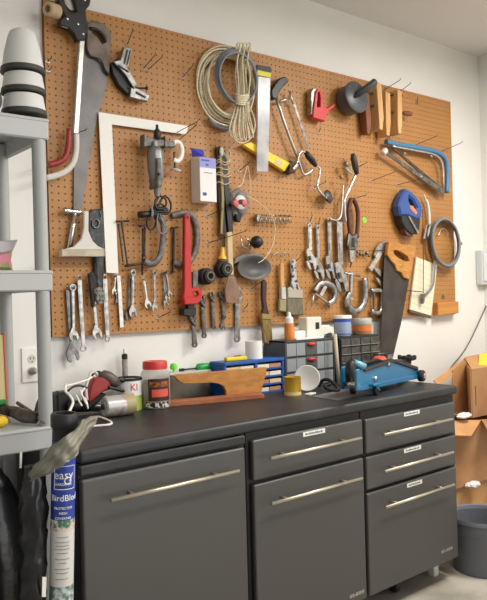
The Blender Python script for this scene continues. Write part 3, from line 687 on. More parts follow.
MB().lathe([(.006, 0), (.016, .006), (.018, .03), (.012, .04), (.012, .05), (0, .05)], at(296, 164, .07), (-.7, -.2, -.6), 16).build('chuck', steel, o)
# ---- red stapler
o = thing('staple_gun', 'red and grey hand stapler hanging on the upper board', 'stapler', at(320, 90, .025))
MB().px([(311.2, 91), (313.5, 88), (317.5, 88.3), (318, 92), (317, 107), (314.5, 117), (311.2, 114)], .025, .06, .003).build('magazine', steel, o)
MB().px([[(316, 92), (317.8, 89), (321.3, 89.5), (323.6, 95), (323.8, 106), (327, 108.3), (334.8, 103.8), (335.2, 105.6), (328, 112.5), (325.5, 121.2), (313.3, 117.2), (314, 107.3)], [(317.5, 92), (319.8, 92), (320.8, 98), (320.4, 107), (316.8, 107)]], .035, .068, .002).build('body', redp, o)
MB().px([(316.2, 91), (321, 91), (321.5, 108), (316, 108)], .028, .04, .001).build('shade_insert', mat('recess_shade', (70, 20, 24), .5), o)  # dark insert, shade of the opening put into its colour
# ---- black drum with stub handle
o = thing('hand_drum', 'dark grey round drum with a thick stub handle near the board top', 'drum', at(350, 100, .022))
ax = V((0, -1, .12))
MB().lathe([(0, 0), (.066, 0), (.072, .006), (.072, .06), (.079, .064), (.079, .072), (.074, .076), (.03, .079), (.016, .082), (0, .082)], at(346, 102, .032), ax, 40).build('drum', mat('drum_grey', (74, 76, 80), .38), o)
MB().tube([at(346, 102, .0205), at(346, 102, .04)], .012, n=12).build('mount', darkst, o)
mb = MB()
for a in range(4):
    q = at(355, 97.5, .1)+V((.058*math.cos(a*1.57+.6), 0, .058*math.sin(a*1.57+.6))); mb.ball(q, .004, sub=2)
mb.each('bolt', steel, o)
a = at(353.5, 97.5, .105); b = at(376, 81, .175)
MB().tube([a, a+(b-a)*.15, a+(b-a)*.2, a+(b-a)*.95, b], [.010, .010, .016, .018, .013], n=16).build('handle', mat('drum_handle', (60, 62, 64), .45), o)
# ---- wooden handscrew clamps
for lab, jaws, ys in (('left wooden hand screw clamp hanging beside the dark drum', (((366.5, 92), (369.5, 134), woodd), ((379, 82), (382, 130), woodc)), (93, 105)),  # left jaw in darker wood, its shaded side put into the colour
                      ('right wooden hand screw clamp above the blue framed saw', (((388, 92), (389, 136), woodc), ((400, 90), (400.5, 134), woodc)), (94.5, 112))):
    o = thing('handscrew_clamp', lab, 'clamp', at(jaws[0][0][0], 90, .022), 'wooden hand screw clamps')
    for (tx, ty), (bx, by), wm in jaws:
        d1 = .095 if wm is woodc else .075
        k = kk(at(tx, ty, d1)); hw = .018
        tp, bt = pz((tx, ty), d1), pz((bx, by), d1)
        lp = [(tp[0]-hw, tp[1]), (tp[0]+hw, tp[1]-.004), (bt[0]+hw, bt[1]+.065), (bt[0]+hw*.3, bt[1]), (bt[0]-hw*.9, bt[1]+.003), (bt[0]-hw, bt[1]+.05)]
        MB().prism(lp, .03, d1, .002).build('jaw', wm, o)
    for y in ys:
        a, b = at(jaws[0][0][0]-2, y, .062), at(jaws[1][0][0]+2, y+1, .062)
        MB().tube([a, b], .0065, n=10).build('spindle', darkst, o)
    e = at(jaws[1][0][0]+3, ys[1]+1, .062)
    if lab.startswith('left'): continue
    MB().lathe([(.005, 0), (.011, .006), (.014, .03), (.012, .06), (.005, .066), (0, .066)], e, (1, -.1, .05), 14).build('handle', woodd, o)
# ---- blue framed saw
o = thing('bow_saw', 'blue tubular framed saw with two slanting blades', 'saw', at(415, 150, .025))
MB().ptube([(386, 141.8), (396, 144), (415, 147.3), (434, 151), (441, 154.5), (445.5, 160), (447, 170), (447.2, 180), (446.8, 193)], .06, .0135, n=12).build('frame', bluem, o)
MB().ptube([(392, 146.2), (415, 150.3), (432, 153.8), (439, 158), (442.5, 168), (443.5, 187)], .062, .006, n=8).build('guard_rail', whitest, o, 'thin bright inner rail')
MB().px([(390, 146), (393.5, 147), (445, 190), (443, 193.5)], .05, .056, .0005).build('blade', rusty, o)
MB().px([(382, 151), (386, 150.5), (445, 190), (444, 195)], .06, .066, .0005).build('lower_blade', steeld, o)
MB().lathe([(.012, 0), (.016, .004), (.017, .028), (.012, .034), (0, .034)], at(382.3, 153.8, .06), (.75, -.2, .75), 16).build('nose_knob', offw, o)
mb = MB()
for q in ((404.5, 153.5), (431, 156.5), (421, 177)): mb.lathe([(0, 0), (.006, 0), (.006, .006), (0, .007)], at(*q, .064), (0, -1, 0), 12)
mb.each('stud', whitest, o)
# ---- jigsaw
o = thing('jigsaw', 'blue and black power jigsaw hanging nose down', 'jigsaw', at(410, 200, .022))
MB().px([[(406.5, 188.6), (411.5, 191), (416.5, 195.5), (421, 201.6), (423.2, 211), (421, 220), (416, 219), (408, 215.5), (401, 215.5), (399, 206), (402, 196.5)], [(409.5, 196.5), (413.5, 200), (417.5, 208), (417, 211.5), (412, 206.5), (409.5, 200.5)]],   .03, .082, .009).build('body', bluej, o)
MB().px([(401, 215), (408, 215), (420.8, 219.5), (419.3, 232), (412.5, 235), (406, 229.5), (402, 222)], .03, .078, .005).build('gear_housing', blackp, o)
MB().px([(410, 205), (413.5, 206), (418, 212.5), (416, 215), (410.5, 209)], .05, .085, .002).build('trigger', mat('salmon', (206, 128, 100), .5), o)
MB().px([(408.3, 216.5), (409.6, 215.8), (419.5, 232.5), (417.8, 234)], .04, .084, .001).build('sole_plate', steel, o)
MB().px([(404, 228), (412, 232), (413.5, 236.5), (407, 235.5)], .04, .07, .002).build('front_foot', mat('plum', (96, 58, 56), .5), o)
# ---- small beige handled tool, wire tee, grey strip
o = thing('scraper_hook', 'thin pale handled hooked tool left of the grey hose coil', 'tool', at(427, 200, .025))
MB().ptube([(424, 194.5), (425.5, 199), (427.8, 205), (429, 215), (429.3, 225)], .045, [.004]*5+[.0085]*12, n=8).build('handle', offw, o)
MB().px([(427, 225), (431, 225.5), (431.5, 229), (427, 240), (424, 238.5), (425.5, 233)], .04, .052, .002).build('tip', chrome, o)
o = thing('wire_tee', 'long thin dark wire with a crossbar in front of the cream pad', 'wire', at(423.5, 240, .04))
MB().tube([at(422.8, 209, .06), at(423.4, 264, .06), at(423.2, 293, .06)], .0022, n=6).build('stem', darkst, o)
MB().tube([at(407.5, 290.5, .06), at(423.2, 292, .06)], .0022, n=6).build('crossbar', darkst, o)
o = thing('bent_strip', 'curved grey metal strip hanging below the grey hose coil', 'strip', at(433, 260, .04))
MB().ptube([(434.3, 255), (434.5, 270), (433.5, 283), (430, 290), (424.5, 295.5)], .055, (.0022, .0085), n=8, flat=(0, 1, 0)).build('strip', cableg, o)
autohook('curved grey metal strip', (434.3, 257), .055)
MB().px([(422.2, 294), (425.5, 293.5), (424.3, 303.5), (422.2, 304)], .05, .062, .001).build('end', steeld, o)
# ---- grey hose coil
o = thing('hose_coil', 'coiled grey hose at the right edge of the board', 'hose', at(444, 225, .022))
mb = MB()
for i in range(5):
    cy_ = 242.5+random.uniform(-.5, .5); mb.tube(smooth(ell(444.5+.4*i, 0, 13.8-.5*(i % 3), 24.3-.7*(i % 3), -.12, .035+.011*i, 22, .3), 2, True), .0068, True, 8)
mb.build('hose', cableg, o)
MB().lathe([(.008, 0), (.011, .004), (.011, .018), (.006, .024), (0, .024)], at(458.5, 243.5, .07), (1, -.3, 0), 14).build('fitting', mat('brass_fit', (196, 152, 88), .35, .6), o, 'small brass fitting')
MB().ptube([(438, 236), (442, 228.5), (447, 231), (448, 236)], .04, .003).build('wire_tie', whitest, o)
# ---- cream pad
o = thing('ruled_pad', 'cream ruled paper pad hanging by the wooden handled saw', 'pad', at(424, 260, .024))
MB().px([(416.6, 257), (437.3, 265), (431.2, 316.5), (410, 310.3)], .026, .036, .0005).build('sheets', paper, o)
mb = MB()
for i in range(8):
    f = .12+i*.105; L = (416.6+(410-416.6)*f+1.3, 257+(310.3-257)*f); Rr = (437.3+(431.2-437.3)*f-1.5, 265+(316.5-265)*f)
    mb.tube([at(*L, .0362), at(*Rr, .0362)], .0008, n=4)
mb.build('ruling', mat('rule_line', (206, 192, 158), .8), o)
MB().px([(409.8, 309.3), (431.3, 315.6), (431, 318), (409.7, 312)], .024, .038, .0005).build('binding', mat('binding', (96, 84, 70), .7), o)
# ---- wooden block
tag(MB().px([(438, 303), (458.6, 301.5), (458.9, 313), (438.3, 315.5)], .021, .052, .002).build('wood_block', mat('block_wood', (204, 142, 68), .6, 0, (190, 126, 56), 14, (.3, 1, 3))), 'small wooden block fixed at the lower right corner of the board', 'block')
tag(MB().lathe([(.012, 0), (.012, .003), (.007, .004), (0, .004)], at(443, 297, .0201), (0, -1, 0), 16).build('washer', steeld), 'small round metal washer above the wooden block', 'washer')
# ---- right handsaw
o = thing('handsaw', 'handsaw with orange wooden handle and dark blade reaching below the board', 'saw', at(400, 260, .03))
MB().px([(387.5, 250), (394, 262), (403, 275), (409.3, 279.5), (401, 324), (393, 357.5), (382, 357), (381.3, 330), (383, 290), (384.3, 258)], .05, .0525, .0003).build('blade', blade_dark, o)
MB().px([[(389.2, 242), (396, 242.2), (403, 244.6), (412, 245), (416, 246.5), (414, 258), (411.5, 270), (409, 279.5), (404, 277.5), (401.5, 272.5), (397.5, 271), (395, 264.5), (391.5, 261), (387.5, 255)], [(393.5, 250.5), (397, 250), (403, 253), (408, 256.5), (409.5, 261), (406, 261.5), (399, 258), (394.5, 254)]], .042, .066, .003).build('handle', woodh, o)
mb = MB()
for q in ((393, 258.5), (400.5, 265.5), (405.5, 271)): mb.lathe([(.0055, 0), (.005, .002), (0, .0025)], at(*q, .066), (0, -1, 0), 12)
mb.each('saw_nut', mat('brass_nut', (206, 170, 96), .3, .7), o)
# ---- silver crank brace with dark grip
o = thing('crank_brace', 'slim silver crank brace with a dark upright grip', 'brace', at(350, 180, .025))
MB().tube([at(352.8, 153.5, .07), at(353.5, 158, .07), at(355.5, 167, .07), at(357, 174.5, .07)], [.009, .0155, .0165, .010], n=14).build('grip', mat('grip_dark', (54, 50, 46), .5), o)
MB().ptube([(356, 174), (353, 181), (348.5, 191), (345, 199), (344.6, 210), (345.8, 222)], .06, .0062, n=8).build('crank', chrome, o)
MB().ptube([(343, 184.5), (342.6, 195), (341.8, 208), (340.3, 217), (336, 220.3), (329.5, 218.8)], .06, .0058, n=8).build('shaft', whitest, o)
MB().ptube([(352, 173), (348, 170.5), (345.5, 167)], .065, .006, n=8).build('link', chrome, o)
MB().lathe([(.008, 0), (.013, .006), (.013, .02), (.008, .028), (0, .028)], at(347.5, 166, .065), (-.8, -.3, .4), 14).build('ratchet', steel, o)
MB().lathe([(0, 0), (.010, 0), (.011, .012), (.006, .018), (0, .018)], at(340, 177.5, .06), (.4, -1, .3), 14).build('chuck_end', mat('brass2', (176, 150, 100), .4, .6), o)
# ---- maroon handled pliers
o = thing('pliers', 'pliers with long maroon grips hanging jaw down', 'pliers', at(353, 200, .025))
for pts in ([(351.3, 198.5), (348.8, 208), (348.6, 220), (350.5, 236)], [(353, 198.5), (357.2, 208), (358, 220), (356.6, 238)]):
    MB().ptube(pts, .05, [(.010, .011)]*13, n=10).build('grip', maroon, o)
MB().px([(349.5, 233), (353, 236), (357.4, 233), (359, 246), (356, 250.5), (349.5, 250), (347.8, 245)], .04, .062, .004).build('joint', steeld, o)
MB().px([(349.3, 248), (355.8, 248), (354.8, 259), (352.5, 263), (350.5, 262)], .043, .058, .003).build('jaw', steel, o)
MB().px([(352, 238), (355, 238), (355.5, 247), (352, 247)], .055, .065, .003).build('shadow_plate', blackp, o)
MB().tube([at(351.5, 262, .05), at(350.3, 268, .05)], [.005, .001], n=8).build('tip', darkst, o)
# ---- adjustable wrenches in the middle
adjustable('leftmost silver adjustable wrench under the metal rack, jaw down', (310, 226), (311.3, 262), 2.5, 6.2, d=.044, m=whitest)
adjustable('second silver adjustable wrench, its jaw lowest of the left pair', (318, 228), (319.2, 271.5), 2.3, 6.4, d=.038, m=steel)
adjustable('third silver adjustable wrench hanging from the bent shaft', (329.6, 220), (330.7, 270.5), 2.6, 6.6, d=.04, m=steel)
adjustable('largest silver adjustable wrench in the middle of the board', (339.8, 221), (341.5, 281), 4.0, 8.6, d=.048, m=steel)
for lab, b_ in (('wire hook above the leftmost adjustable wrench', (310, 222)), ('wire hook above the second adjustable wrench', (318, 225))):
    hook(lab, b_, (b_[0]+2, b_[1]-6), .02)
# ---- silver C clamps
cclamp('small silver C clamp lying askew under the adjustable wrenches', [(314.5, 291.5), (319, 285), (326, 283), (332, 286), (335, 292.5), (333.5, 300), (328, 304)], ((315, 293.5), (328.5, 303.5)), None, .045, .0165, steel, whitest, .005, n=5)
MB().tube([at(313.8, 294, .05), at(311.8, 307, .05)], .0042, n=8).build('tommy_bar', whitest, bpy.data.objects['c_clamp.003'])
MB().px([(324.5, 285), (327.5, 287), (322.5, 296.5), (319.5, 295)], .038, .05, .001).build('spine', whitest, bpy.data.objects['c_clamp.003'])
cclamp('largest silver C clamp with its screw upright', [(364.5, 278), (365.3, 290), (364.5, 301), (360, 309), (354.5, 311), (349, 307.5), (346.8, 301), (349.5, 293)], ((351.3, 272), (350.3, 299)), ((344.5, 273), (360, 276)), .045, .0185, steel, whitest, .0095)
cclamp('small silver C clamp partly behind the dark saw blade', [(370.5, 290.8), (378, 290.3), (382, 292.5), (382.3, 302), (381, 310.5), (376.5, 313), (371, 311)], ((373.8, 293), (373.8, 310)), None, .04, .0145, steel, steeld, .006)
# ---- lever pliers behind the saw
o = thing('locking_pliers', 'silver locking pliers hanging left of the wooden saw handle', 'pliers', at(380, 250, .025))
MB().px([(374.5, 255), (377, 247), (380.5, 242.5), (385, 240.8), (388, 243), (388.2, 248), (385, 252), (380, 255), (376.5, 260)], .03, .042, .003).build('head', steel, o)
MB().px([(379.8, 252), (382.5, 254), (372, 271.8), (369, 268)], .032, .046, .002).build('lever', whitest, o)
MB().px([(373, 266.5), (379, 268), (383.5, 274), (382.5, 278), (377, 273)], .03, .042, .002).build('jaw', steel, o)
MB().px([(374.5, 277), (378, 277.5), (382.5, 283), (381, 286)], .03, .042, .002).build('lower_jaw', steel, o)
mb = MB()
for i, q in enumerate(((357.5, 252), (360.5, 254), (363.5, 254.5), (366.5, 253.5), (369, 256))): mb.ball(at(*q, .04), .010 if i % 2 else .007, sub=2)
mb.tube([at(356.5, 250.5, .04), at(386, 250.5, .05)], .0022, n=6)
mb.build('adjusting_screw', steeld, o)
# ---- metal strip rack
o = thing('bit_rack', 'narrow horizontal silver metal rack with a row of loops', 'rack', at(274, 218, .022))
mb = MB()
for y in (-3.6, 1.2): mb.tube([at(256, 218.2+y, .04), at(291.5, 219.8+y, .04)], .0024, n=6)
mb.each('rail', steel, o)
mb = MB()
for i in range(8):
    x = 257.5+4.6*i; mb.tube(smooth([at(x, 214.5+.05*i, .04), at(x-.6, 217.5+.05*i, .055), at(x, 222.5+.05*i, .055), at(x+1.2, 222.5+.05*i, .04)], 3), .0026, n=6)
mb.each('loop', steel, o)
MB().px([(257, 214), (262, 214.5), (262, 222), (257.5, 221.5)], .03, .05, .002).build('end_plate', steel, o)
o = thing('ring_hook', 'row of three open wire rings under the metal rack', 'hook', at(278, 256, .022))
for x in (268.5, 277.5, 286): MB().tube(smooth([at(x+3.4*math.cos(a), 256+3.3*math.sin(a), .035) for a in [math.pi*(.85+.16*i) for i in range(9)]], 2), .002, n=6).build('ring', steel, o)
# ---- brushes
def brush(label, hnd, hm, fer, fm, br, bm_, d=.04):
    o = thing('paintbrush', label, 'paintbrush', at(hnd[0][0], hnd[0][1], .025), 'paintbrushes hanging at the bottom edge of the board')
    MB().px(hnd, d-.009, d+.008, .004).build('handle', hm, o); MB().px(fer, d-.011, d+.010, .003).build('ferrule', fm, o)
    MB().px(br, d-.010, d+.008, .004).build('bristles', bm_, o)
brush('paintbrush with dark maroon handle and tan bristles below the board', [(262.5, 281), (265.5, 279.5), (267.6, 283), (267, 300), (268.5, 309), (270.5, 316), (262, 316), (263.5, 308), (262.3, 295)], mat('dark_maroon', (66, 36, 38), .5), [(262.2, 313.5), (271.2, 314), (271.8, 320), (262.2, 319.5)], mat('old_ferrule', (168, 142, 92), .45, .5), [(262.2, 319), (272, 319.5), (273, 340), (270, 345), (264.5, 343)], tan_br, .05)
brush('narrow paintbrush with a bare pale wood handle', [(280.7, 264), (282.2, 261.8), (284.2, 264), (284.3, 275), (285, 287), (281, 287), (280.3, 276)], wood, [(281.4, 286.5), (286, 287), (286.8, 299.8), (281.6, 299.4)], mat('white_ferrule', (198, 196, 192), .4, .4), [(279.8, 299), (287, 299.5), (286.8, 312), (279.6, 311)], mat('pale_bristle', (168, 158, 122), .9, 0, (140, 130, 98), 60, (6, 6, .5)))
brush('wide paintbrush with speckled grey handle and broad bristles', [(292, 261), (294, 258.6), (296.6, 261), (297, 275), (299.5, 287), (302, 290), (288, 290), (291, 286), (292.3, 274)], mat('speckle', (186, 186, 184), .5, 0, (50, 52, 54), 46, lo=.5, hi=.56), [(288, 288.5), (303, 290), (303.3, 298.5), (288, 298)], mat('paint_ferrule', (178, 170, 152), .5, .3), [(287.2, 298), (303.5, 298.6), (304, 315), (287, 315.5)], grey_br)
# ------------------------------------------------------------------ things on the worktop
def ctr(px, py): return atz(px, py, TOP)
def plm(px, py, O, e):              # pixel -> (s, z) on the vertical plane through O along e
    n = V((-e.y, e.x, 0)); r = ray(px, py); t = (V(O)-CAM).dot(n)/r.dot(n); q = CAM+r*t
    return ((q-V(O)).dot(e), q.z)
def pprism(mb, lp, O, e, w0, w1, bev=.001):
    n = V((-e.y, e.x, 0)); M = Matrix(((e.x, n.x, 0, O[0]), (e.y, n.y, 0, O[1]), (0, 0, 1, 0), (0, 0, 0, 1)))
    if not isinstance(lp[0][0], (tuple, list)): lp = [lp]
    return mb.prism([[plm(*q, O, e) for q in l] for l in lp], w0, w1, bev, M)
def vz(px, py, p): return at(px, py, -p.y).z
# tin can with red letters
p_ = ctr(129.5, 409.5); k = kk(p_); r = 12.6*k; h = vz(129.5, 377.5, p_)-TOP
o = thing('paint_can', 'white and green paint can with red letters, black rim', 'can', p_)
MB().lathe([(0, 0), (r, 0), (r, h*.46), (r, h*.46)], p_, n=36).build('lower_label', mat('label_green', (150, 178, 66), .5, 0, (176, 196, 96), 30), o, 'green lower label')
MB().lathe([(r, h*.46), (r, h*.95), (0, h*.95)], p_, n=36).build('upper_label', mat('can_white', (236, 234, 230), .45), o, 'white upper label')
MB().lathe([(0, h*.94), (r*.8, h*.95), (r*.86, h*.98), (r*1.03, h*1.01), (r*1.04, h*.93), (r*.99, h*.92)], p_, n=36).build('rim', blackp, o, 'black rim')
va = math.atan2(p_.x-CAM.x, p_.y-CAM.y)
def onc(body, size, z, rr, m, o, name, da=0, lab=None, c=None, tiltM=None):
    M = (tiltM or Matrix.Translation(c if c is not None else p_)) @ Matrix.Translation((0, 0, z))
    return MB().text(body, size, M, .0006, (rr+.0005, -va+da)).build(name, m, o, lab)
onc('KI', h*.30, h*.72, r, redp, o, 'lettering', .42, 'red letters KI')
# caulk tube / marker behind the can
p_ = V((at(125.2, 380, .04).x, -.04, TOP)); k = kk(p_); o = thing('glue_tube', 'slim grey tube with black cap standing behind the paint can', 'tube', p_)
zt = lambda y: vz(125.2, y, p_)-TOP
MB().lathe([(0, 0), (2.9*k, 0), (2.9*k, zt(358.5)), (0, zt(358.5))], p_, n=18).build('barrel', mat('tube_print', (176, 168, 160), .4, 0, (140, 128, 122), 60), o)
MB().lathe([(3*k, zt(359)), (3*k, zt(354.5)), (1.6*k, zt(353.5)), (0, zt(353.5))], p_, n=18).build('cap', blackp, o)
MB().lathe([(1.5*k, zt(354)), (1.2*k, zt(349)), (0, zt(348.5))], p_, n=12).build('nozzle', cream, o)
# jar
p_ = ctr(156, 407.5); k = kk(p_); R_ = 14.8*k; h = vz(156, 360.5, p_)-TOP
o = thing('plastic_jar', 'big clear plastic jar with red lid and dark red label', 'jar', p_)
MB().lathe([(R_*.93, .001), (R_, .008), (R_, h*.66), (R_*.97, h*.74), (R_*.8, h*.82), (R_*.78, h*.86)], p_, n=36).build('body', mat('jar_plastic', (214, 208, 196), .2, 0, alpha=.42), o)
MB().lathe([(0, .004), (R_*.92, .004), (R_*.94, h*.5), (R_*.8, h*.58), (0, h*.62)], p_, n=30).build('contents', contents, o, 'dark brown contents')
MB().lathe([(0, h*.99), (R_*.76, h*.995), (R_*.83, h*.97), (R_*.84, h*.83), (0, h*.83)], p_, n=36).build('lid', redp, o, 'red screw lid')
va = math.atan2(p_.x-CAM.x, p_.y-CAM.y)
def curved(z0, z1, a0, a1, m, name, rr, lab=None):
    t = MB(); n = 12; bm = t.bm
    vs = [[bm.verts.new(p_+V((rr*math.sin(a), -rr*math.cos(a), z))) for z in (z0, z1)] for a in [a0-va+(a1-a0)*i/n for i in range(n+1)]]
    for i in range(n): f = bm.faces.new((vs[i][0], vs[i+1][0], vs[i+1][1], vs[i][1])); f.smooth = True
    return t.build(name, m, o, lab)
curved(h*.18, h*.64, -.5, 1.1, darklabel, 'label', R_*1.006, 'dark maroon front label')
curved(h*.26, h*.42, -.25, .95, mat('label_coral', (226, 96, 74), .5), 'label_panel', R_*1.012, 'coral red panel')
curved(h*.47, h*.58, -.4, 1.0, mat('label_amber', (186, 104, 48), .5, 0, (70, 36, 30), 60), 'label_picture', R_*1.012)
curved(h*.04, h*.15, -.7, 1.0, mat('label_mono', (222, 216, 200), .5, 0, (40, 34, 30), 80, lo=.48, hi=.52), 'label_strip', R_*1.006)
mb = MB()
for i in range(3):
    M = Matrix.Translation(p_+V((0, 0, h*(.39-.05*i))))
va2 = va
# lying cylinder
p_ = ctr(104, 416); a = at(103, 405, .2); a.z = TOP+.0375; b = V((a.x+.115, a.y-.012, a.z))
o = thing('spray_canister', 'silver canister lying on its side in front of the red power tool', 'canister', a-V((0, 0, .0375)))
MB().lathe([(0, .002), (.016, .002), (.017, .006), (.032, .004), (.037, .008), (.037, .075)], a, b-a, 30).build('body', mat('canister_print', (196, 194, 192), .32, .3, (170, 130, 126), 26, lo=.56, hi=.7), o)
MB().lathe([(.037, .075), (.037, .112), (.03, .116), (0, .116)], a, b-a, 30).build('band', mat('canister_tan', (178, 164, 120), .4), o, 'tan end band')
MB().lathe([(0, -.004), (.010, -.004), (.010, .003)], a, b-a, 16).build('valve', darkst, o)
# red power tool
o = thing('angle_grinder', 'red and black corded power tool behind the silver canister', 'power tool', ctr(100, 412))
o.location.y = -.11; LOC[o.name] = o.location.copy()
MB().px([(88.5, 397), (91, 385), (95, 378), (103, 377.5), (110, 381), (113, 389), (104, 392), (96, 399), (91, 403), (88, 402)], .085, .14, .008).build('body', redd, o)
MB().tube([at(99, 377, .11), at(104, 375.5, .115), at(108, 377, .12), at(113, 381, .125), at(117.5, 384, .125)], [.014, .020, .022, .022, .016], n=16).build('gear_head', mat('brown_grey', (98, 84, 78), .45, .2), o)
MB().ptube([(114, 381, .13), (120, 379.5, .13), (126, 382, .13), (131, 388, .135), (133.5, 391, .14)], .13, [.009]*13+[.006]*4).build('side_handle', blackp, o)
MB().ptube([(108, 387), (116, 389), (124, 391)], .14, .006).build('switch_bar', blackp, o)
MB().px([(87, 399), (92, 401), (96, 399), (104, 393), (107, 394), (100, 402), (92, 408), (86, 410)], .09, .13, .006).build('grip', blackr, o)
MB().ptube([(98, 376, .11), (95, 372, .11), (91, 373, .12), (89, 378, .13), (86, 388, .14), (87, 400, .15)], .12, .0055).build('hose', mat('pale_hose', (208, 202, 194), .5), o)
MB().tube(smooth([at(*q, .1) for q in ((90, 380), (94, 373), (100, 372), (102, 376))], 3), .004).build('power_cord', blackp, o)
# charger and black tool
c = ctr(62.5, 416)
o = thing('battery_charger', 'small black box at the left end of the worktop behind the post', 'charger', V((c.x, c.y, TOP)))
MB().box(c+V((.004, .03, .042)), (.05, .07, .083), .006).build('case', blackp, o)
MB().box(c+V((.004, .018, .0855)), (.03, .03, .006), .002).build('socket', greyp, o)
p_ = ctr(84, 415)
o = thing('heat_gun', 'black power tool lying among white cords on the worktop', 'power tool', p_)
MB().tube([p_+V((-.055, .012, .03)), p_+V((-.03, .01, .034)), p_+V((.01, .004, .03)), p_+V((.04, -.004, .024))], [.018, .022, .021, .015], n=14).build('barrel', blackp, o)
MB().tube([p_+V((-.02, .012, .03)), p_+V((-.03, .03, .04)), p_+V((-.045, .06, .07))], [.015, .015, .013], n=12).build('grip', blackr, o)
MB().lathe([(.016, 0), (.016, .02), (.011, .026), (.011, .02)], p_+V((.038, -.003, .0245)), (1, -.2, -.12), 18, caps=False).build('nozzle', steeld, o)
# grey cloth lump
t = MB().ball(ctr(79, 407)+V((.006, .05, .052)), (.046, .03, .052), sub=3)
tag(t.build('dust_bag', mat('pale_bag', (186, 182, 172), .8, 0, (160, 156, 148), 18, bump=.5)), 'pale grey cloth dust bag behind the white cords', 'bag')
# white cords
mb = MB()
mb.ptube([(66, 384.5, .2), (65.5, 391, .22), (70, 396, .25), (73, 402, .26), (70.5, 409, .28), (68, 415, .3)], .25, .0045)
mb.ptube([(66, 386, .2), (76, 383.5, .19), (87, 380, .18), (92, 377, .17)], .2, .0036)
mb.ptube([(76, 395, .24), (79, 401, .25), (82, 406, .26)], .2, .003); mb.ptube([(80, 390, .22), (83, 397, .24), (87, 405, .26)], .2, .003); mb.ptube([(85, 388, .22), (81, 394, .23), (86, 400, .25), (88, 409, .26)], .2, .003)
tag(mb.build('power_lead', white), 'tangled white cord looping over the black tools', 'cord')
mb = MB(); mb.ptube([(68, 391, .21), (73, 387, .2), (80, 385.5, .19), (87, 388, .19)], .2, .004)
tag(mb.build('power_lead', blackp), 'black cord arching behind the white cord', 'cord')
zc_ = TOP+.0045
tag(MB().tube(smooth([atz(*q, zc_) for q in ((86, 427), (98, 425.8), (109, 424.8), (111.5, 422.8), (108, 420.3), (99, 416.8), (97, 417.5))], 3), .0042).build('wire_loop', white), 'white bent wire loop lying at the front of the worktop', 'wire')
# translucent bin
p_ = ctr(199, 402); c = V((p_.x, -.045, TOP)); o = thing('plastic_bin', 'clear greyish plastic bin standing behind the wooden plank', 'bin', c)
L_ = at(170, 380, .08).x; R_x = at(224, 362, .158).x-.012; zt_ = at(180, 374.5, .08).z
olive = mat('bin_olive', (128, 122, 106), .4, 0, (108, 102, 88), 12, alpha=.95)
MB().box(V(((L_+R_x)/2, -.046, (TOP+zt_)/2)), (R_x-L_, .066, zt_-TOP-.001), .012, None, 3).build('tub', olive, o)
MB().box(V(((L_+R_x)/2, -.046, zt_+.002)), (R_x-L_+.008, .074, .012), .004).build('lid', mat('bin_lid', (206, 206, 198), .4, 0, alpha=.9), o, 'pale lid')
# screwdrivers on the bin
zt_ += .0085
o = thing('screwdriver', 'green handled screwdriver lying on the clear bin', 'screwdriver', at(195, 366, .09))
a, b = at(180, 367.5, .05), at(196, 366.5, .05); a.z = b.z = zt_+.006
MB().tube([a, b], .0035, n=8).build('shank', darkst, o)
MB().box(a+V((.008, 0, 0)), (.022, .012, .011), .002).build('tip_guard', blackp, o)
c = at(206, 366, .05); c.z = zt_+.009
MB().tube([b, b+(c-b)*.2, b+(c-b)*.6, b+(c-b)*1.3, b+(c-b)*1.9], [.006, .017, .018, .013, .012], n=14).build('handle', greenp, o)
p_ = at(173.5, 366.5, .05); p_.z = zt_
t = MB().lathe([(0, 0), (.004, .001), (.004, .008), (.014, .012), (.0155, .022), (.012, .033), (0, .036)], p_, n=20)
tag(t.build('green_cap', greenb), 'round lime green cap standing on the left end of the bin', 'ball')  # green cap modelled on its own, no bottle under it
p_ = ctr(217, 402)
# wooden plank pieces
A_, B_ = ctr(168.5, 407.3), ctr(264.3, 398.4); e = (B_-A_).normalized(); O = B_
mb = MB(); pprism(mb, [(161.5, 404), (166, 402.6), (172, 401.5), (262, 393.5), (264.5, 394.8), (264.3, 398.4), (225, 402.2), (168.5, 407.3)], O, e, -.05, 0, .002)
tag(mb.build('wood_strip', woodr), 'long reddish wooden strip with pointed end lying on the worktop', 'wood')
O2 = O+V((e.y, -e.x, 0))*-.053
mb = MB(); pprism(mb, [(174.5, 376), (178, 374.6), (220, 371.4), (267, 367.4), (266.4, 374), (260.5, 395.2), (226.6, 397.8), (226, 391), (223.5, 386.2), (219, 383.8), (212, 382.9), (196, 383.4), (184, 383.7), (179, 381)], O2, e, -.024, 0, .002)
tag(mb.build('wood_plank', woodh), 'orange wooden plank with a long curved notch standing on edge', 'wood')
# small parts organiser (blue)
DU = .162; xlD = at(285.3, 360, DU).x
q = V((xlD-.003, -.158, at(284, 357, .158).z)); zt_ = q.z; l_ = V((at(224, 362, .158).x, -.158, zt_)); e = V((1, 0, 0)); n = V((0, 1, 0)); W_ = (q-l_).length
O = V((q.x, q.y, 0)); hh = zt_-TOP
o = thing('parts_organiser', 'blue plastic parts organiser with small drawers behind the plank', 'organiser', O-e*W_/2+V((0, 0, TOP)))
rotm = Matrix(((e.x, n.x, 0, 0), (e.y, n.y, 0, 0), (0, 0, 1, 0), (0, 0, 0, 1)))
def ob(s0, s1, z0, z1, w0, w1, bev=.001): return MB().box(O+e*((s0+s1)/2)+n*((w0+w1)/2)+V((0, 0, TOP+(z0+z1)/2)), (abs(s1-s0), abs(w1-w0), abs(z1-z0)), bev, rotm)
D_ = .10
ob(-W_, 0, hh-.014, hh, -.004, D_, .002).build('top', blueo, o)
for s in (-W_, -W_*.5, -.012): ob(s, s+.012, 0, hh-.014, 0, D_, .001).build('upright', blueo, o)
ob(-W_, 0, 0, hh, D_-.004, D_, 0).build('back', blueo, o)
